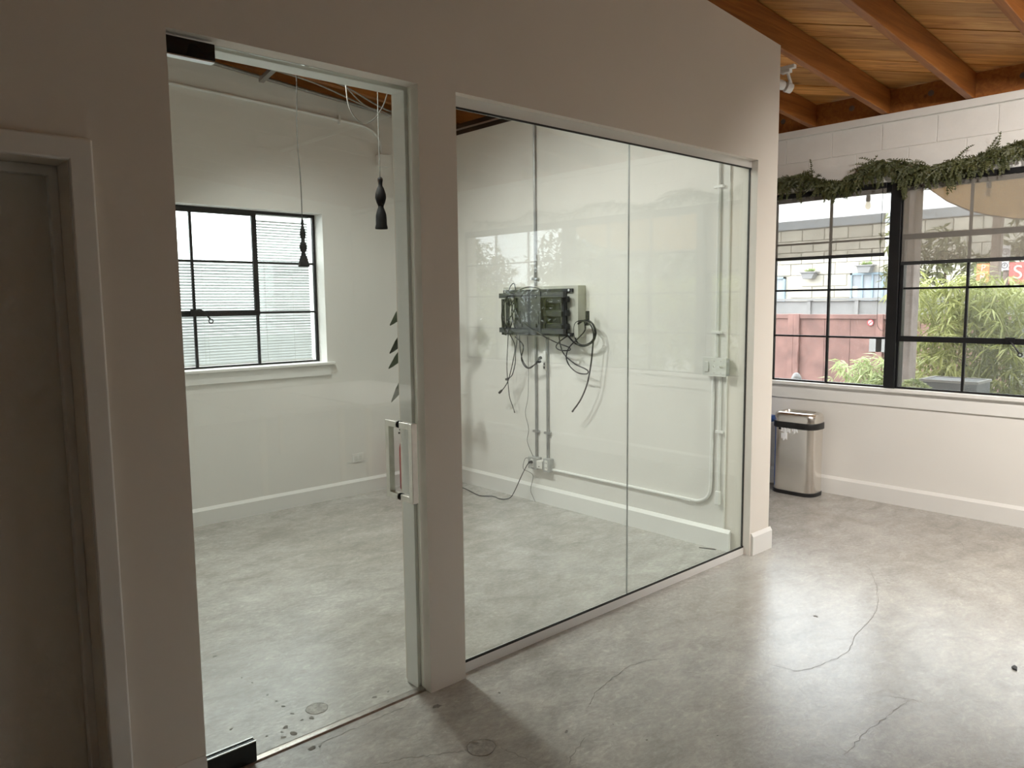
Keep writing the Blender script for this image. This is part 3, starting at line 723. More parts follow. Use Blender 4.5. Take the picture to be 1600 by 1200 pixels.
cable('thick black coiled cable at the right with a long tail', [(4.27, 4.06, 1.43)]+at([(4.025,1.354),(3.932,1.334),(3.842,1.369),(3.81,1.437),(3.842,1.504),(3.919,1.527),(4.012,1.511),(4.03,1.44),(4.0,1.36),(3.93,1.34),(3.85,1.372),(3.816,1.437),(3.85,1.51),(3.92,1.53),(3.99,1.50)], -.0)+at([(3.93,1.525),(3.855,1.505),(3.816,1.437),(3.822,1.341),(3.842,1.195),(3.88,1.047),(3.946,.923),(4.02,.837)], -.02), .0048, [((4.31, 4.02, .837), (-.1, .6, -.8), .008, .02)])
cable('tangle of black leads at the left end of bracket', [(X, 4.70, 1.40), (X-.01, 4.74, 1.55), (X-.01, 4.69, 1.70), (X-.01, 4.60, 1.735), (X-.01, 4.58, 1.62), (X-.015, 4.66, 1.50), (X-.01, 4.60, 1.42), (X-.01, 4.68, 1.45), (X-.012, 4.72, 1.62), (X-.012, 4.64, 1.72), (X-.012, 4.60, 1.55), (X-.012, 4.66, 1.42)], .0035, name='cable_tangle')
cable('thin black cable arching over the bracket top left', [(X, 4.66, 1.74), (4.27, 4.69, 1.80), (4.28, 4.655, 1.825), (4.27, 4.63, 1.79), (4.24, 4.58, 1.765), (4.28, 4.50, 1.79), (4.30, 4.42, 1.785), (4.31, 4.38, 1.77)], .003)
ps = thing('power_strip', 'white power strip dangling below the bracket', 'power strip', (4.39, 4.41, 1.10))
obj('body', MB().box(4.372, 4.40, 4.388, 4.418, 1.115, 1.275), 'outlet_white', ps, bevel=.004)
obj('cord', MB().tube(smooth_path([(4.385, 4.403, 1.27), (4.387, 4.41, 1.33), (4.38, 4.395, 1.38), (4.375, 4.42, 1.42)], 5), .004, 6), 'outlet_white', ps, smooth=True)
obj('sockets', MB().box(4.3712, 4.372, 4.395, 4.411, 1.13, 1.15).box(4.3712, 4.372, 4.395, 4.411, 1.16, 1.18), 'cord_grey', ps)
tag(obj('cable_tie', MB().box(4.317, 4.345, 3.885, 3.905, 1.49, 1.60), 'rubber_black', bevel=.004), 'black strap holding the coiled cable to the board', 'strap')

# ------------------------------------------------------------------ far wall things
o = conduit('white conduit high along far wall curving into the box', smooth_path([(1.0, YF-.012, 3.28), (2.0, YF-.012, 3.252), (2.8, YF-.012, 3.222), (3.40, YF-.012, 3.195), (3.62, YF-.012, 3.178), (3.73, YF-.012, 3.13), (3.775, YF-.012, 3.05), (3.782, YF-.012, 2.955)], 5), .012, 'white_enamel', [(3.38, YF-.012, 3.196)], 'y')
t = thing('junction_box', 'square white junction box below the high conduit', 'junction box', (3.79, YF, 2.855))
obj('body', MB().box(3.733, 3.853, YF-.045, YF, 2.86, 2.955), 'white_enamel', t, bevel=.006)
obj('lid', MB().box(3.728, 3.858, YF-.050, YF-.045, 2.855, 2.96), 'white_enamel', t, bevel=.003)
t = thing('wall_outlet', 'white wall outlet low on the far wall', 'outlet', (3.46, YF, .28))
obj('plate', MB().box(3.404, 3.518, YF-.006, YF, .287, .363), 'outlet_white', t, bevel=.002)
obj('socket', MB().box(3.425, 3.452, YF-.009, YF-.006, .305, .345).box(3.470, 3.497, YF-.009, YF-.006, .305, .345), 'off_white_plastic', t, bevel=.004)
# fire extinguisher mostly hidden by the jamb
t = thing('fire_extinguisher', 'red fire extinguisher standing at far wall behind door handle', 'fire extinguisher', (3.872, 5.66, 0))
obj('cylinder', MB().lathe([(.06, 0), (.068, .01), (.068, .38), (.06, .42), (.035, .45), (.02, .46)], (3.872, 5.66, 0), 24), 'red_paint', t, smooth='auto')
obj('valve', MB().lathe([(.02, .46), (.022, .50), (.015, .52)], (3.872, 5.66, 0), 12).box(3.79, 3.89, 5.652, 5.668, .515, .53).box(3.80, 3.89, 5.652, 5.668, .545, .557), 'black_plastic', t)
obj('hose', MB().tube(smooth_path([(3.86, 5.66, .50), (3.91, 5.64, .48), (3.925, 5.63, .35), (3.92, 5.63, .15)], 5), .009, 8), 'black_plastic', t, smooth=True)
# plant behind the pillar
t = thing('potted_plant', 'dark leafy pot plant half hidden behind the pillar', 'plant', (3.88, 5.35, 0))
obj('pot', MB().lathe([(.11, 0), (.15, .28), (.16, .30), (.145, .30), (.14, .27)], (3.90, 5.30, 0), 24), 'pot_clay', t, smooth='auto')
obj('stem', MB().tube(smooth_path([(3.90, 5.30, .26), (3.89, 5.29, .7), (3.92, 5.31, 1.2), (3.90, 5.30, 1.75)], 5), .011, 8), 'stem_brown', t, smooth=True)
def big_leaf(base, tip, wd, sag=.03):
    b = Vector(base); e = Vector(tip); d = e-b; sd = d.cross(Vector((0, 0, 1))).normalized(); sd = (sd*.45+d.cross(sd).normalized()*.9).normalized(); m = MB(); n = 8; rowsv = []
    for j in range(n+1):
        t_ = j/n; ww = wd*max(0, math.sin(math.pi*min(1, t_**1.6)))**.7
        c = b+d*t_+Vector((0, 0, -sag*4*t_*(t_-0)+.02*math.sin(math.pi*t_)))
        rowsv.append((c-sd*ww+Vector((0, 0, .012)), c, c+sd*ww+Vector((0, 0, .012))))
    i0 = len(m.v)
    for r in rowsv: m.v += [tuple(x) for x in r]
    for j in range(n):
        for k in (0, 1): m.f.append((i0+j*3+k, i0+j*3+k+1, i0+j*3+k+4, i0+j*3+k+3))
    return m
lv = [((3.90, 5.30, 1.72), (3.47, 5.27, 1.61)), ((3.91, 5.31, 1.50), (3.48, 5.30, 1.38)), ((3.91, 5.31, 1.36), (3.44, 5.26, 1.26)), ((3.90, 5.30, 1.22), (3.47, 5.28, .98)),
      ((3.9, 5.3, 1.1), (4.02, 5.12, 1.05)), ((3.9, 5.3, 1.3), (4.1, 5.45, 1.3)), ((3.9, 5.3, 1.55), (4.1, 5.2, 1.62)), ((3.9, 5.3, 1.74), (3.95, 5.1, 1.9)), ((3.9, 5.3, 1.74), (4.0, 5.5, 1.95)), ((3.9, 5.3, 1.0), (3.78, 5.5, .98)), ((3.9, 5.3, 1.45), (3.8, 5.5, 1.5))]
for a, b in lv: obj('leaf', big_leaf(a, b, .075), 'leaf_dark', t, smooth=True)

# ceiling wiring in the glass room
def bxcable(label, pts, r=.006, name='cable'):
    return tag(obj(name, MB().tube(smooth_path(pts, 6), r, 6), 'bx_cable', smooth=True), label, 'cable')
bxcable('grey metal cable along top of far wall, upper run', [(1.0, 5.78, 3.58), (2.0, 5.78, 3.475), (2.8, 5.78, 3.40), (3.5, 5.77, 3.335), (4.0, 5.76, 3.29), (4.3, 5.76, 3.25)], .014)
bxcable('pale cable sagging under last rafter of glass room', [(2.2, 5.5, 3.42), (2.6, 5.5, 3.40), (3.0, 5.5, 3.36), (3.4, 5.52, 3.28), (3.8, 5.55, 3.22), (4.2, 5.6, 3.24)], .007)
bxcable('second pale cable sagging beside the last rafter', [(2.3, 5.4, 3.46), (2.8, 5.4, 3.40), (3.2, 5.42, 3.36), (3.6, 5.45, 3.25), (4.0, 5.5, 3.24), (4.2, 5.5, 3.27)], .007)
bxcable('slack grey cable hanging in a loop near second pendant', [(2.80, 4.75, zb(2.8)+.19), (2.84, 4.78, 3.22), (2.88, 4.80, 3.02), (3.0, 4.82, 2.94), (3.12, 4.82, 3.02), (3.2, 4.80, 3.2), (3.25, 4.78, zb(3.25)+.19)], .0045)
bxcable('grey cable bundle crossing to the wall by the jamb', [(2.7, 4.9, 3.42), (2.95, 5.0, 3.25), (3.25, 5.2, 3.18), (3.6, 5.4, 3.2), (3.9, 5.6, 3.12), (4.1, 5.78, 3.08)], .005)
tag(obj('strut_channel', MB().prism([(2.52, 3.345), (2.52, 3.375), (2.56, 3.375), (2.56, 3.345)], lambda p: (p[0]+.12, 5.70, p[1]), lambda p: (p[0]-.05, 4.6, p[1]+.02)), 'emt'), 'grey metal strut hung under the glass room rafters', 'strut')
# pendants
def pendant(label, x, y, z0, prof, mat, cordpts):
    t = thing('pendant_lamp', label, 'lamp', (x, y, z0))
    obj('shade', MB().lathe(prof, (x, y, z0), 28), mat, t, smooth=True)
    obj('cord', MB().tube(smooth_path(cordpts, 5), .0032, 6), 'cord_grey', t, smooth=True)
    obj('ceiling_hook', MB().lathe([(.012, 0), (.02, .02), (.02, .03)], (cordpts[-1][0], cordpts[-1][1], cordpts[-1][2]-.03), 10), 'dull_metal', t)
p1 = [(.036, 0), (.036, .006), (.031, .03), (.022, .06), (.013, .082), (.012, .09), (.02, .105), (.024, .125), (.020, .145), (.011, .163), (.010, .17), (.016, .185), (.019, .21), (.015, .235), (.008, .255), (.007, .26), (.010, .275), (.008, .295), (.004, .305)]
pendant('slim grey triple-bulge pendant lamp before the blinds window', 2.366, 4.565, 1.912, p1, 'lamp_grey', [(2.366, 4.565, 2.21), (2.364, 4.562, 2.45), (2.356, 4.57, 2.75), (2.366, 4.565, 3.1), (2.366, 4.565, zb(2.366)+.19)])
p2 = [(.040, 0), (.041, .008), (.036, .03), (.036, .06), (.034, .09), (.026, .118), (.018, .14), (.019, .15), (.028, .17), (.036, .20), (.034, .225), (.023, .26), (.014, .275), (.014, .295), (.017, .31), (.016, .325), (.008, .332)]
pendant('black double-bulge pendant lamp close to the door jamb', 2.811, 4.336, 2.158, p2, 'lamp_black', [(2.811, 4.336, 2.485), (2.808, 4.336, 2.8), (2.811, 4.336, 3.1), (2.811, 4.336, zb(2.811)+.19)])

# ------------------------------------------------------------------ track lamp beyond partition end
t = thing('track_lamp', 'white track lamp under the rafters beyond partition end', 'lamp', (5.03, 2.69, 3.05))
zt = zb(5.0)
obj('track', MB().box(4.985, 5.02, 2.635, 3.6, zt-.026, zt-.001), 'white_enamel', t, bevel=.003)
obj('adapter', MB().box(4.983, 5.022, 2.665, 2.735, zt-.048, zt-.026), 'white_enamel', t, bevel=.004)
obj('arm', MB().tube(smooth_path([(5.005, 2.69, zt-.045), (5.02, 2.685, zt-.08), (5.035, 2.68, zt-.12), (5.03, 2.69, zt-.15)], 5), .011, 8), 'white_enamel', t, smooth=True)
obj('lamp_head', MB().tube([(4.935, 2.735, zt-.118), (4.96, 2.72, zt-.125), (4.985, 2.705, zt-.13)], [.03, .034, .03], 14), 'white_enamel', t, smooth='auto')
obj('lamp_ring', MB().tube([(5.0, 2.697, zt-.135), (5.035, 2.676, zt-.148)], [.036, .032], 14), 'white_enamel', t, smooth='auto')

# unseen fill spots added on ceiling tracks: main room (out of view, washing the window wall) and glass room
def fill_track_run(label, cat_group, x, ys, aim, watts, col, mat, spread, lamps_label):
    t = thing('fill_track', label, 'fill light', (x, sum(ys)/len(ys), zb(x)-.14), cat_group)
    z = zb(x)
    obj('track', MB().box(x-.018, x+.018, min(ys)-.3, max(ys)+.3, z-.026, z-.001), mat, t, bevel=.003)
    for y in ys:
        a = Vector((x, y, z-.11)); d = (Vector(aim(y))-a).normalized()
        obj('stem', MB().tube([(x, y, z-.026), (x, y, z-.11)], .009, 8), mat, t, smooth='auto')
        h = obj('lamp_head', MB().tube([tuple(a-d*.06), tuple(a-d*.04), tuple(a+d*.05)], [.025, .04, .045], 16), mat, t, smooth='auto')
        l = bpy.data.lights.new('spot', 'SPOT'); l.energy = watts; l.color = col; l.spot_size = math.radians(spread); l.spot_blend = 1.0; l.shadow_soft_size = .12
        lo = bpy.data.objects.new('spot', l); COL.objects.link(lo); lo.parent = t
        lo.location = a+d*.056-wloc(t); lo.rotation_euler = d.to_track_quat('-Z', 'Y').to_euler()
fill_track_run('added white fill-light track in the main room aimed at window wall', None, 3.9, (-2.4, -.9, .5), lambda y: (6.3, y+.9, .6), 195, (1, .94, .87), 'white_enamel', 130, '')
fill_track_run('added black fill-light track over the glass room', None, 2.3, (4.2, 5.0), lambda y: (3.2, y-1.1, .3), 94, (1, .99, .95), 'black_steel', 150, '')

# ------------------------------------------------------------------ bin
def rrect(x0, x1, y0, y1, r, n=7):
    pts = []
    for cx_, cy_, a0 in ((x1-r, y1-r, 0), (x0+r, y1-r, 90), (x0+r, y0+r, 180), (x1-r, y0+r, 270)):
        for k in range(n+1):
            a = math.radians(a0+90*k/n); pts.append((cx_+r*math.cos(a), cy_+r*math.sin(a)))
    return pts
def loft(rings):
    m = MB(); n = len(rings[0][0])
    for poly, z in rings: m.v += [(p[0], p[1], z) for p in poly]
    for j in range(len(rings)-1):
        for k in range(n): m.f.append((j*n+k, j*n+(k+1) % n, (j+1)*n+(k+1) % n, (j+1)*n+k))
    m.f.append(tuple(range(n))[::-1]); m.f.append(tuple((len(rings)-1)*n+k for k in range(n)))
    return m
bn = thing('waste_bin', 'brushed steel waste bin with black band under the windows', 'bin', (6.225, 3.15, 0))
A = (6.10, 6.35, 2.965, 3.345)
def ins(d, r=.09): return rrect(A[0]+d, A[1]-d, A[2]+d, A[3]-d, max(.02, r-d))
obj('base', loft([(ins(-.003), 0), (ins(-.004), .028), (ins(0), .032)]), 'black_plastic', bn, smooth='auto')
obj('body', loft([(ins(.002), .031), (ins(.002), .576)]), 'brushed_steel', bn, smooth='auto')
obj('band', loft([(ins(-.007), .575), (ins(-.009), .58), (ins(-.009), .622), (ins(-.007), .628)]), 'black_plastic', bn, smooth='auto')
ld = obj('lid', loft([(ins(-.002), .628), (ins(-.002), .675), (ins(.006), .695), (ins(.022), .708), (ins(.045), .713), (ins(.052), .710), (ins(.058), .690)]), 'brushed_steel', bn, smooth='auto')
obj('opening', loft([(ins(.060), .6905), (ins(.060), .6925)]), 'rubber_black', ld)
obj('clip', MB().box(6.083, 6.094, 3.245, 3.265, .560, .580), 'black_plastic', bn)
bg_ = MB()
for (ya, yb, za, zb_) in ((3.165, 3.25, .535, .577), (3.10, 3.15, .545, .577), (3.195, 3.245, .475, .530)):
    n = 6
    for j in range(n):
        a = ya+(yb-ya)*j/n; b = ya+(yb-ya)*(j+1)/n
        bg_.box(6.094-.004*(j % 2), 6.1015, a, b, za+.01*math.sin(j*1.7), zb_)
obj('liner_bag', bg_, 'bag_white', bn, bevel=.002)
tag(obj('blue_bin', loft([(rrect(6.19, 6.33, 3.53, 3.74, .03), 0), (rrect(6.17, 6.35, 3.50, 3.77, .03), .575), (rrect(6.15, 6.37, 3.445, 3.80, .03), .58), (rrect(6.15, 6.37, 3.445, 3.80, .03), .635)]), 'blue_plastic'), 'blue plastic bin peeking out behind the partition end', 'bin')

# debris on the floor
m = MB(); m.prism([(0, 0), (.05, .01), (.07, .03), (.03, .035), (.01, .025)], lambda p: (3.87+p[0]*.7, .90+p[1]*.8, .0), lambda p: (3.87+p[0]*.7, .90+p[1]*.8, .008))
tag(obj('debris', m, 'rubber_black', bevel=.002), 'small black scrap on floor near right edge', 'debris')
m = MB(); m.prism([(0, 0), (.05, -.015), (.10, -.012), (.12, .005), (.06, .018)], lambda p: (4.33+p[0]*.4, 2.88-p[0]*.9+p[1], .0), lambda p: (4.33+p[0]*.4, 2.88-p[0]*.9+p[1], .004))
tag(obj('debris', m, 'rubber_black'), 'flat black scrap by baseboard behind the glass', 'debris')

# ------------------------------------------------------------------ cedar garland over the windows
gp = [(4.0, 2.66), (3.75, 2.70), (3.507, 2.69), (3.219, 2.71), (3.02, 2.622), (2.808, 2.648), (2.683, 2.715), (2.559, 2.72), (2.366, 2.69), (2.271, 2.635), (2.137, 2.65), (1.965, 2.66), (1.802, 2.70), (1.646, 2.73), (1.45, 2.72), (1.2, 2.64), (.95, 2.70), (.7, 2.72), (.4, 2.63), (.1, 2.66), (-.3, 2.72), (-.8, 2.65), (-1.3, 2.72), (-1.8, 2.64), (-2.4, 2.70)]
gpath = smooth_path([(XR-.045, y, z) for y, z in gp], 8)
gar = thing('cedar_garland', 'green cedar garland swagged along the top of windows', 'garland', (XR-.045, 1.5, 2.6))
obj('stem', MB().tube(gpath, .006, 6), 'stem_brown', gar, smooth=True)
fm = MB()
def spray(m, base, d, ln, rn, leaf=.03, n=9, wl=.0042):
    b = Vector(base); d = Vector(d).normalized(); side = d.cross(Vector((1, .2, .1))).normalized(); nrm = d.cross(side)
    prev = b; cur = b.copy(); dd = d.copy()
    for j in range(n):
        t = j/n; dd = (dd+Vector((0, 0, -.10))+Vector((rn.uniform(-.08, .08), rn.uniform(-.08, .08), 0))).normalized()
        cur = prev+dd*(ln/n)
        w0 = wl*.6
        m.face([prev-side*w0, prev+side*w0, cur+side*w0, cur-side*w0])
        for sg in (-1, 1):
            ld_ = (dd*.8+side*sg*rn.uniform(.5, .9)+nrm*rn.uniform(-.5, .5)).normalized(); l = leaf*(1-.6*t)*rn.uniform(.7, 1.2)
            e = prev+ld_*l; pp = ld_.cross(nrm).normalized()*wl
            m.face([prev, prev+ld_*l*.5+pp, e, prev+ld_*l*.5-pp])
        prev = cur
rg = random.Random(5)
for i, p in enumerate(gpath):
    vis = 1.4 < p[1] < 3.7
    for k in range(9 if vis else 4):
        b = Vector(p)+Vector((rg.uniform(-.03, .02), rg.uniform(-.03, .03), rg.uniform(-.03, .03)))
        d = (rg.uniform(-.5, .05), rg.uniform(-1, 1), rg.uniform(-1.0, .25))
        spray(fm, b, d, rg.uniform(.06, .15), rg, .028, 7)
for (y, z, ln) in ((2.44, 2.68, .20), (2.47, 2.70, .17), (2.42, 2.66, .23), (2.40, 2.68, .19), (2.45, 2.67, .24), (2.05, 2.64, .17), (2.09, 2.64, .22), (3.05, 2.61, .15), (2.85, 2.62, .14), (3.3, 2.68, .2), (3.42, 2.67, .17), (1.75, 2.68, .14), (2.62, 2.69, .16)):
    for k in range(4):
        spray(fm, (XR-.05, y+rg.uniform(-.03, .03), z), (rg.uniform(-.15, .05), rg.uniform(-.25, .25), -1), ln*rg.uniform(.7, 1.05), rg, .032, 10)
spray(fm, (XR-.05, 2.15, 2.65), (-.1, -.9, .75), .24, rg, .03, 10); spray(fm, (XR-.05, 2.05, 2.70), (-.1, -.6, .9), .15, rg, .02, 9); spray(fm, (XR-.05, 1.85, 2.70), (-.1, -.5, .9), .10, rg, .02, 7)
spray(fm, (XR-.05, 2.20, 2.60), (-.05, -.9, -.7), .20, rg, .02, 9)
fm.v = [(min(a, XR-.004), b, c) for a, b, c in fm.v]
tag(obj('foliage', fm, 'cedar', gar), kind='stuff')

# ------------------------------------------------------------------ tables in the main room (seen mirrored in the glass)
def table(label, x0, x1, y0, y1):
    t = thing('work_table', label, 'table', ((x0+x1)/2, (y0+y1)/2, 0), 'white work tables in the main room')
    obj('top', MB().box(x0, x1, y0, y1, .71, .74), 'table_white', t, bevel=.004)
    for x in (x0+.06, x1-.06):
        for y in (y0+.08, y1-.08):
            obj('leg', MB().box(x-.025, x+.025, y-.025, y+.025, 0, .71), 'table_wood', t, bevel=.004)
table('white-topped work table with pale legs mirrored in the glass door', 2.79, 3.69, -3.0, -1.1)
table('second white work table, nearer the windows, mirrored in the glass', 3.74, 5.0, -2.9, -.9)

# ================================================================== outside
tag(obj('ground', MB().box(-40, 60, -45, 45, -.30, -.121), 'patio', origin=(0, 0, -.2)), 'pale patio paving outside', 'ground', kind='structure')
GZ = -.121
# red-brown gate fence
fn = thing('gate_fence', 'red-brown panelled gate fence across the patio', 'fence', (11, 5.0, GZ))
FXo = 11.0
for y in (2.9, 4.42, 5.64, 5.73, 7.2, 8.6): obj('fence_post', MB().box(FXo-.05, FXo+.05, y-.045, y+.045, GZ, 1.455), 'fence_red', fn, bevel=.006)
for a, b in ((2.945, 4.375), (4.465, 5.595), (5.775, 7.155), (7.245, 8.555)):
    obj('fence_rail', MB().box(FXo-.035, FXo+.03, a, b, 1.385, 1.45), 'fence_red', fn, bevel=.005)
    obj('fence_rail', MB().box(FXo-.035, FXo+.03, a, b, .28, .37), 'fence_red', fn, bevel=.005)
    n = max(3, int((b-a)/.38)); wd = (b-a)/n
    for k in range(n):
        obj('fence_panel', MB().box(FXo-.008, FXo+.012, a+k*wd+.003, a+(k+1)*wd-.003, GZ+.05, 1.39), 'fence_red', fn)
obj('hinge', MB().box(FXo-.06, FXo-.05, 5.60, 5.68, .72, .90), 'fence_red', fn)
obj('latch_plate', MB().box(FXo-.05, FXo-.03, 4.30, 4.55, .93, 1.13), 'fence_grey', fn)
ns = thing('no_smoking_sign', 'small round red and white prohibition sign on gate fence', 'sign', (FXo-.02, 4.556, 1.29))
obj('disc', MB().disc((FXo-.018, 4.556, 1.336), .046, 0, .006, 24), 'sign_white', ns)
rg_ = [(FXo-.022, 4.556+.040*math.cos(2*math.pi*k/24), 1.336+.040*math.sin(2*math.pi*k/24)) for k in range(25)]
obj('ring', MB().tube(rg_, .006, 5, False).tube([(FXo-.022, 4.585, 1.308), (FXo-.022, 4.527, 1.364)], .005, 5), 'no_red', ns)
# grey metal fence behind
gf = thing('metal_fence', 'grey metal panel fence behind the red gate', 'fence', (12.5, 6.0, GZ))
for k in range(9):
    obj('fence_panel', MB().box(12.48, 12.52, 3.0+k*.8+.006, 3.8+k*.8-.006, GZ+.05, 1.64), 'fence_grey', gf)
    obj('fence_post', MB().box(12.45, 12.55, 3.0+k*.8-.03, 3.0+k*.8+.03, GZ, 1.66), 'fence_grey', gf)
obj('cap_rail', MB().box(12.44, 12.56, 2.97, 10.2, 1.645, 1.685), 'fence_grey', gf)
# cream stone building
sb = thing('stone_building', 'cream stone building with flat parapet across the yard', 'building', (22, 6, GZ))
obj('wall', MB().box(20.0, 27, -14, 18, GZ, 3.55), 'mortar', sb)
obj('parapet', MB().box(19.93, 27, -14, 18, 3.55, 3.79), 'parapet_grey', sb, bevel=.02)
st = None
for r_ in range(7):
    z0 = 1.40+r_*.305
    for k in range(-3, 12):
        y0 = 4.6+k*.62+(.31 if r_ % 2 else 0)
        if 1.3 < z0 < 2.3 and (7.2 < y0+.3 < 8.9) or (y0+.62 > 10.62 and z0 < 2.25): continue
        if st is None: st = obj('stone', MB().box(19.965, 20.02, y0+.006, y0+.614, z0+.006, z0+.299), 'stone_cream', sb, bevel=.015, seg=1); o0 = (y0, z0)
        else: dup(st, (R.uniform(-.012, .012), y0-o0[0], z0-o0[1]), sb)
def bwin(y0, y1, z0, z1, n):
    wnd = obj('window', MB().box(19.93, 20.01, y0, y0+.05, z0, z1).box(19.93, 20.01, y1-.05, y1, z0, z1).box(19.93, 20.01, y0, y1, z1-.05, z1).box(19.93, 20.01, y0, y1, z0, z0+.05), 'window_blue', sb)
    for k in range(n):
        a = y0+.05+(y1-y0-.1)*k/n; b = y0+.05+(y1-y0-.1)*(k+1)/n
        obj('pane', MB().box(19.97, 19.99, a, b-.0, z0+.05, z1-.05), 'pane_dark', wnd)
        if k: obj('glazing_bar', MB().box(19.94, 19.995, a-.02, a+.02, z0+.05, z1-.05), 'window_blue', wnd)
bwin(7.20, 8.83, 1.0, 2.33, 6); bwin(10.63, 11.6, 1.0, 2.29, 3)
def trough(label, ya, yb, z0, z1, seed):
    t = thing('flower_trough', label, 'planter', (19.8, (ya+yb)/2, z0))
    obj('box', MB().prism([(ya, z1), (ya+.06, z0), (yb-.06, z0), (yb, z1)], lambda p: (19.68, p[0], p[1]), lambda p: (19.90, p[0], p[1])), 'lamp_housing', t, bevel=.01)
    obj('rim', MB().box(19.65, 19.93, ya-.04, yb+.04, z1, z1+.03), 'lamp_housing', t)
    obj('bracket', MB().box(19.90, 19.97, ya+.1, ya+.14, z0, z1), 'lamp_housing', t); obj('bracket', MB().box(19.90, 19.97, yb-.14, yb-.1, z0, z1), 'lamp_housing', t)
    rn_ = random.Random(seed); m = MB()
    for k in range(60): leafm(m, Vector((19.78, rn_.uniform(ya+.05, yb-.1), z1+.03)), Vector((rn_.uniform(-.5, .5), rn_.uniform(-.7, .7), rn_.uniform(.3, 1))), rn_.uniform(.06, .16), .02, rn_)
    tag(obj('foliage', m, 'succulent', t), kind='stuff')
# signs
def no_parking(label, ya, yb, z0, z1):
    t = thing('no_parking_sign', label, 'sign', (13.98, (ya+yb)/2, z0))
    obj('board', MB().box(13.97, 13.985, yb, ya, z0, z1), 'sign_white', t)
    c = ((ya+yb)/2, (z0+z1)/2+.005); r = min(ya-yb, z1-z0)*.36
    obj('ring', MB().tube([(13.968, c[0]+r*math.cos(2*math.pi*k/20), c[1]+r*math.sin(2*math.pi*k/20)) for k in range(21)], .006, 5, False), 'sign_ink', t)
    text('letter', 'P', (13.966, c[0], c[1]), r*1.3, 'sign_ink', t)
    return t
def text(name, body, loc, size, mat, parent):
    cu = bpy.data.curves.new(name, 'FONT'); cu.body = body; cu.size = size; cu.align_x = 'CENTER'; cu.align_y = 'CENTER'; cu.extrude = .002
    tmp = bpy.data.objects.new(name+'_tmp', cu); COL.objects.link(tmp)
    dg = bpy.context.evaluated_depsgraph_get(); dg.update()
    me = bpy.data.meshes.new_from_object(tmp.evaluated_get(dg)); bpy.data.objects.remove(tmp)
    me.materials.clear(); me.materials.append(MATS[mat])
    o = bpy.data.objects.new(name, me); COL.objects.link(o); o.parent = parent
    o.rotation_euler = (math.pi/2, 0, -math.pi/2); o.location = Vector(loc)-wloc(parent)
    return o
no_parking('white square sign with circled P above the red signboard', 3.811, 3.688, 2.29, 2.478)
no_parking('white square sign with circled P left of red signboard', 3.812, 3.70, 2.095, 2.232)
t = thing('signboard', 'red signboard with pale lettering behind the bamboo', 'sign', (14, 3.3, 1.94))
obj('board', MB().box(13.97, 14.0, 2.2, 3.69, 1.88, 2.215), 'sign_red', t)
text('lettering', 'Smi', (13.965, 3.42, 2.05), .30, 'sign_pale', t)
obj('sign_post', MB().box(14.0, 14.06, 2.6, 2.66, GZ, 2.48).box(14.0, 14.06, 3.72, 3.78, GZ, 2.48), 'old_post', t)
t = thing('signboard', 'small orange signboard with pale lettering behind the bamboo', 'sign', (14, 4.05, 1.9))
obj('board', MB().box(13.97, 14.0, 3.97, 4.145, 1.90, 2.212), 'sign_orange', t)
text('lettering', 'P', (13.965, 4.05, 2.14), .14, 'sign_pale', t); text('lettering', 'R', (13.965, 4.05, 2.00), .16, 'sign_pale', t)
obj('sign_post', MB().box(14.0, 14.05, 4.03, 4.08, GZ, 2.1), 'old_post', t)
# posts
tag(obj('concrete_column', MB().prism(rrect(7.52, 7.70, 2.752, 2.935, .02, 3), lambda p: (p[0], p[1], GZ), lambda p: (p[0], p[1], 4.2)), 'concrete_col'), 'rough pinkish concrete column just outside the window', 'column')
tag(obj('timber_post', MB().box(9.95, 10.05, 2.728, 2.822, GZ, 3.2), 'old_post', bevel=.008), 'weathered timber post holding up the sail', 'post')
# sail
t = thing('shade_sail', 'tan fabric shade sail stretched above the patio', 'shade sail', (8.0, 1.0, 2.3))
def sail_pt(u, v):
    # u along the building (y), v from building edge out to the low outer edge
    y = 2.74-u*4.9
    dd = min(2.74-y, y+2.04); edge_z = 2.27+.42*math.exp(-dd/.42); xo = 7.75
    inner_z = 3.25; xi = 6.75
    yy = y + (.0)*v
    x = xi+(xo-xi)*v - .25*math.sin(math.pi*v)*0
    z = inner_z*(1-v)+edge_z*v - .10*math.sin(math.pi*v)
    return (x, yy, z)
m = MB(); nu, nv = 28, 10
for top in (0, 1):
    for i in range(nu+1):
        for j in range(nv+1):
            p = sail_pt(i/nu, j/nv); m.v.append((p[0], p[1], p[2]+top*.002))
def sid(t_, i, j): return t_*(nu+1)*(nv+1)+i*(nv+1)+j
for i in range(nu):
    for j in range(nv):
        m.f.append((sid(0, i, j), sid(0, i, j+1), sid(0, i+1, j+1), sid(0, i+1, j)))
obj('fabric', m, 'sail_tan', t, smooth=True)
obj('hem', MB().tube([sail_pt(i/nu, 1) for i in range(nu+1)], .008, 6), 'sail_tan', t, smooth=True)
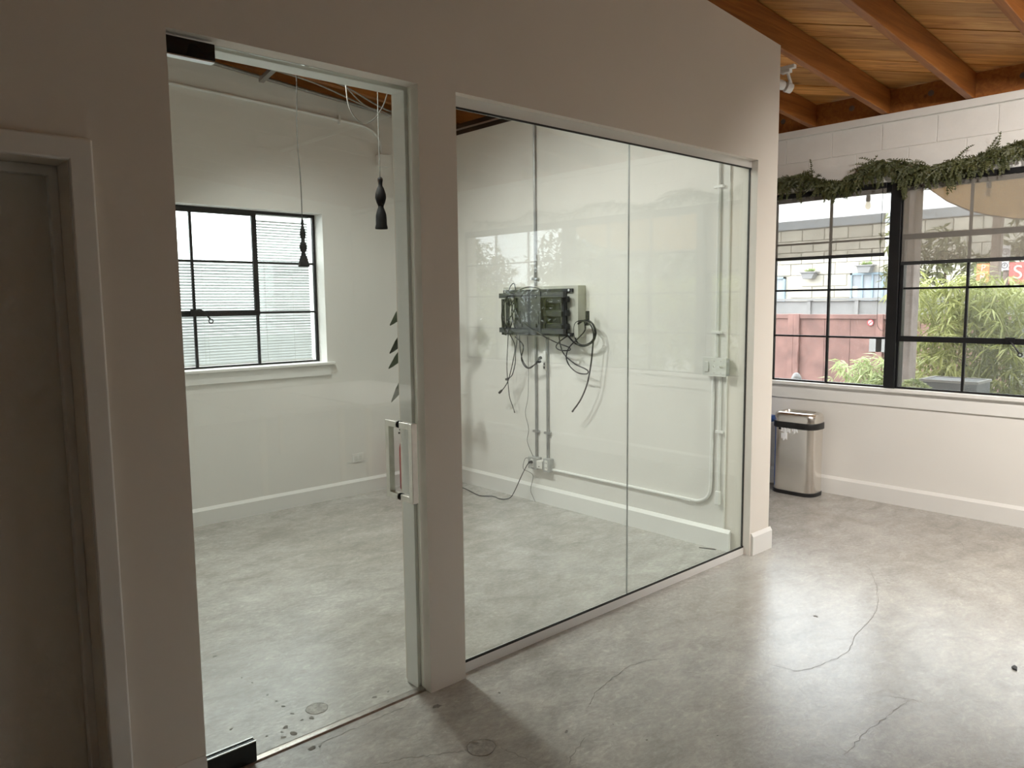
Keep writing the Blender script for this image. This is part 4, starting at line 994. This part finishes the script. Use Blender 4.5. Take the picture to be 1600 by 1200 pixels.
# string lights
t = thing('string_light', 'string of clear bulbs hung outside the windows', 'string light', (7.2, 2.5, 2.5))
cab = [(7.2, 4.4, 2.95), (7.2, 3.8, 2.76), (7.2, 3.05, 2.625), (7.2, 2.6, 2.60), (7.2, 2.08, 2.635), (7.2, 1.5, 2.66), (7.2, .8, 2.64), (7.2, 0, 2.66), (7.2, -1.2, 2.8)]
obj('cable', MB().tube(smooth_path(cab, 6), .004, 5), 'black_plastic', t, smooth=True)
for y, z in ((3.05, 2.625), (2.08, 2.635), (1.1, 2.645), (.1, 2.655), (-.7, 2.73)):
    sk = obj('socket', MB().lathe([(.016, -.075), (.020, -.06), (.018, -.02), (.008, 0)], (7.2, y, z), 12), 'black_plastic', t, smooth='auto')
    obj('bulb', MB().lathe([(.004, -.145), (.018, -.138), (.026, -.12), (.024, -.10), (.014, -.075)], (7.2, y, z), 14), 'bulb_glass', sk, smooth=True)
    obj('filament', MB().tube([(7.2, y-.006, z-.075), (7.2, y-.008, z-.115), (7.2, y+.008, z-.115), (7.2, y+.006, z-.075)], .0012, 4), 'table_wood', sk)
# bamboo
def leafm(m, b, d, ln, wd, rn):
    d = d.normalized(); sd = d.cross(Vector((rn.uniform(-.4, .4), rn.uniform(-.4, .4), 1))).normalized()
    mid = b+d*ln*.4; tip = b+d*ln+Vector((0, 0, -ln*.22))
    m.face([b, mid+sd*wd, tip, mid-sd*wd])
def bamboo(label, x, y, h, spread, ncl, seed, mat='bamboo_leaf', zmin=.1, ll=(.13, .23)):
    rn = random.Random(seed)
    t = thing('bamboo_clump', label, 'bamboo', (x, y, GZ), 'bamboo clumps outside the windows')
    cm = MB(); m = MB()
    culms = []
    for k in range(7):
        bx_, by_ = x+rn.uniform(-.15, .15), y+rn.uniform(-.2, .2); tx, ty = bx_+rn.uniform(-.35, .35)*spread, by_+rn.uniform(-.5, .5)*spread
        path = smooth_path([(bx_, by_, GZ), ((bx_*2+tx)/3, (by_*2+ty)/3, h*.45), (tx, ty, h*rn.uniform(.8, 1))], 4); culms.append(path)
        obj('culm', MB().tube(path, [.011*(1-.6*i/len(path)) for i in range(len(path))], 6), 'culm', t, smooth=True)
    for k in range(ncl):
        pth = rn.choice(culms); p = Vector(pth[rn.randrange(len(pth)//4, len(pth))])
        p = p+Vector((rn.uniform(-.35, .3), rn.uniform(-.4, .4), rn.uniform(-.15, .25)))*spread
        if p.z < zmin or p.z > h: p.z = rn.uniform(zmin, h)
        a0 = rn.uniform(0, 6.28)
        for j in range(rn.randint(5, 7)):
            a = a0+j*.5+rn.uniform(-.2, .2)
            leafm(m, p, Vector((math.cos(a)*.9, math.sin(a), rn.uniform(-.9, .35))), rn.uniform(*ll), rn.uniform(.008, .014), rn)
    tag(obj('foliage', m, mat, t), kind='stuff')
bamboo('tall leafy bamboo clump right of the concrete column', 8.9, 2.98, 2.0, .85, 330, 1)
bamboo('bright bamboo clump before the orange signboard', 8.7, 2.72, 1.92, 1, 330, 2)
bamboo('bamboo clump in front of the timber post', 9.2, 2.5, 1.82, 1, 240, 3, zmin=.5)
bamboo('bamboo clump below the red signboard', 8.9, 2.05, 1.82, 1, 300, 4)
bamboo('bamboo clump at the right frame edge', 8.4, 1.72, 1.78, 1, 300, 5)
bamboo('pale low bamboo bush left of the black window post', 9.0, 3.68, 1.0, .8, 260, 6, 'bamboo_pale', .3, (.12, .20))
ORD = ('first', 'second', 'third', 'fourth', 'fifth', 'sixth', 'seventh', 'eighth', 'ninth')
for k, yy in enumerate((.9, .1, -.7, -1.5, -2.3, -3.2, -4.1, -5.0, -6.0)):
    bamboo('bamboo clump beyond the right frame edge, %s from the window post' % ORD[k], 8.8, yy, 2.0, 1, 240, 20+k)
# leafy trees added out of view to dim the window reflections in the glass
def tree(label, x, y, h, r, seed):
    rn = random.Random(seed); t = thing('reflection_dimming_tree', label, 'tree', (x, y, GZ), 'out-of-view trees added to dim the reflections')
    obj('trunk', MB().tube(smooth_path([(x, y, GZ), (x+.1, y+.05, h*.4), (x, y, h*.8)], 4), [.10]*5+[.06]*4, 8), 'stem_brown', t, smooth=True)
    m = MB()
    for k in range(1500):
        v = Vector((rn.gauss(0, 1), rn.gauss(0, 1), rn.gauss(0, 1))).normalized()*r*rn.uniform(.35, 1)
        p = Vector((x, y, h*.62))+Vector((v.x, v.y, v.z*1.25))
        for j in range(3): leafm(m, p, Vector((rn.uniform(-1, 1), rn.uniform(-1, 1), rn.uniform(-1, .6))), rn.uniform(.12, .22), rn.uniform(.025, .05), rn)
    tag(obj('foliage', m, 'hedge_leaf', t), kind='stuff')
tree('added reflection-dimming tree beyond the right frame edge, nearest', 11.0, -2.2, 3.0, 1.15, 41)
tree('added reflection-dimming tree beyond the right frame edge, middle', 11.4, -5.2, 3.0, 1.2, 42)
tree('added reflection-dimming tree beyond the right frame edge, last', 11.0, -8.2, 2.9, 1.2, 43)
trough('grey flower trough on stone wall, left of the blue-framed window', 9.68, 10.06, 2.21, 2.37, 71)
trough('grey flower trough above the blue-framed window', 8.20, 8.58, 2.32, 2.49, 72)
# dark hedge far behind
t = thing('vine_hedge', 'dull olive vine hedge in front of the stone building', 'hedge', (16, 5, GZ))
m = MB(); rn = random.Random(3)
for k in range(2600):
    p = Vector((16+rn.uniform(-.5, .5), rn.uniform(1.0, 6.3), 0)); p.z = rn.uniform(.2, 2.95+.35*math.sin(p.y*2.3)+.2*math.sin(p.y*5.1))
    for j in range(3):
        leafm(m, p, Vector((rn.uniform(-1, .2), rn.uniform(-1, 1), rn.uniform(-1, .6))), rn.uniform(.14, .28), rn.uniform(.02, .05), rn)
tag(obj('foliage', m, 'hedge_leaf', t), kind='stuff')
for k in range(7): obj('trunk', MB().tube([(16, 1.2+k*.8, GZ), (16.05, 1.3+k*.8, 2.2)], [.05, .02], 6), 'stem_brown', t)
# planter and succulent
t = thing('planter_box', 'dark grey planter box outside under the window', 'planter', (7.25, 2.3, GZ))
obj('box', MB().box(7.10, 7.45, 2.06, 2.50, GZ, .965).box(7.14, 7.41, 2.10, 2.46, .9655, .967), 'planter_grey', t, bevel=.006)
obj('rim', MB().box(7.09, 7.115, 2.05, 2.51, .95, .972).box(7.435, 7.46, 2.05, 2.51, .95, .972).box(7.115, 7.435, 2.05, 2.075, .95, .972).box(7.115, 7.435, 2.485, 2.51, .95, .972), 'fence_grey', t)
t = thing('succulent', 'pale green trailing succulent at foot of the black post', 'plant', (6.86, 2.5, .60))
obj('pot', MB().lathe([(.10, 0), (.13, .26), (.14, .27), (.12, .27)], (6.86, 2.48, .60), 20), 'pot_clay', t, smooth='auto')
m = MB(); rn = random.Random(9)
for k in range(500):
    a = rn.uniform(0, 6.28); r_ = rn.uniform(0, .17)**1; p = Vector((6.86+.6*r_*math.cos(a), 2.47+r_*math.sin(a), .86+.13*math.cos(r_/.17*1.5)*rn.uniform(.6, 1)))
    leafm(m, p, Vector((math.cos(a), math.sin(a), rn.uniform(-.2, .9))), rn.uniform(.02, .05), rn.uniform(.006, .010), rn)
tag(obj('foliage', m, 'succulent', t), kind='stuff')
tag(obj('plant_stand', MB().box(6.70, 7.02, 2.32, 2.66, .57, .60).box(6.72, 6.75, 2.34, 2.37, GZ, .57).box(6.97, 7.0, 2.34, 2.37, GZ, .57).box(6.72, 6.75, 2.61, 2.64, GZ, .57).box(6.97, 7.0, 2.61, 2.64, GZ, .57), 'old_post'), 'low timber stand under the trailing succulent', 'stand')
# steel canister outside
t = thing('steel_urn', 'small shiny steel urn outside near the window corner', 'urn', (8.0, 4.1, GZ))
obj('body', MB().lathe([(.04, .56), (.055, .58), (.055, .80), (.045, .83), (.03, .84)], (8.0, 4.10, 0), 20), 'lamp_housing', t, smooth='auto')
obj('lid', MB().lathe([(.05, .82), (.03, .855), (.01, .865)], (8.0, 4.10, 0), 20), 'lamp_housing', t, smooth='auto')
obj('stand', MB().box(7.8, 8.2, 3.85, 4.35, .55, .58).box(7.98, 8.02, 4.08, 4.12, GZ, .55), 'dull_metal', t)
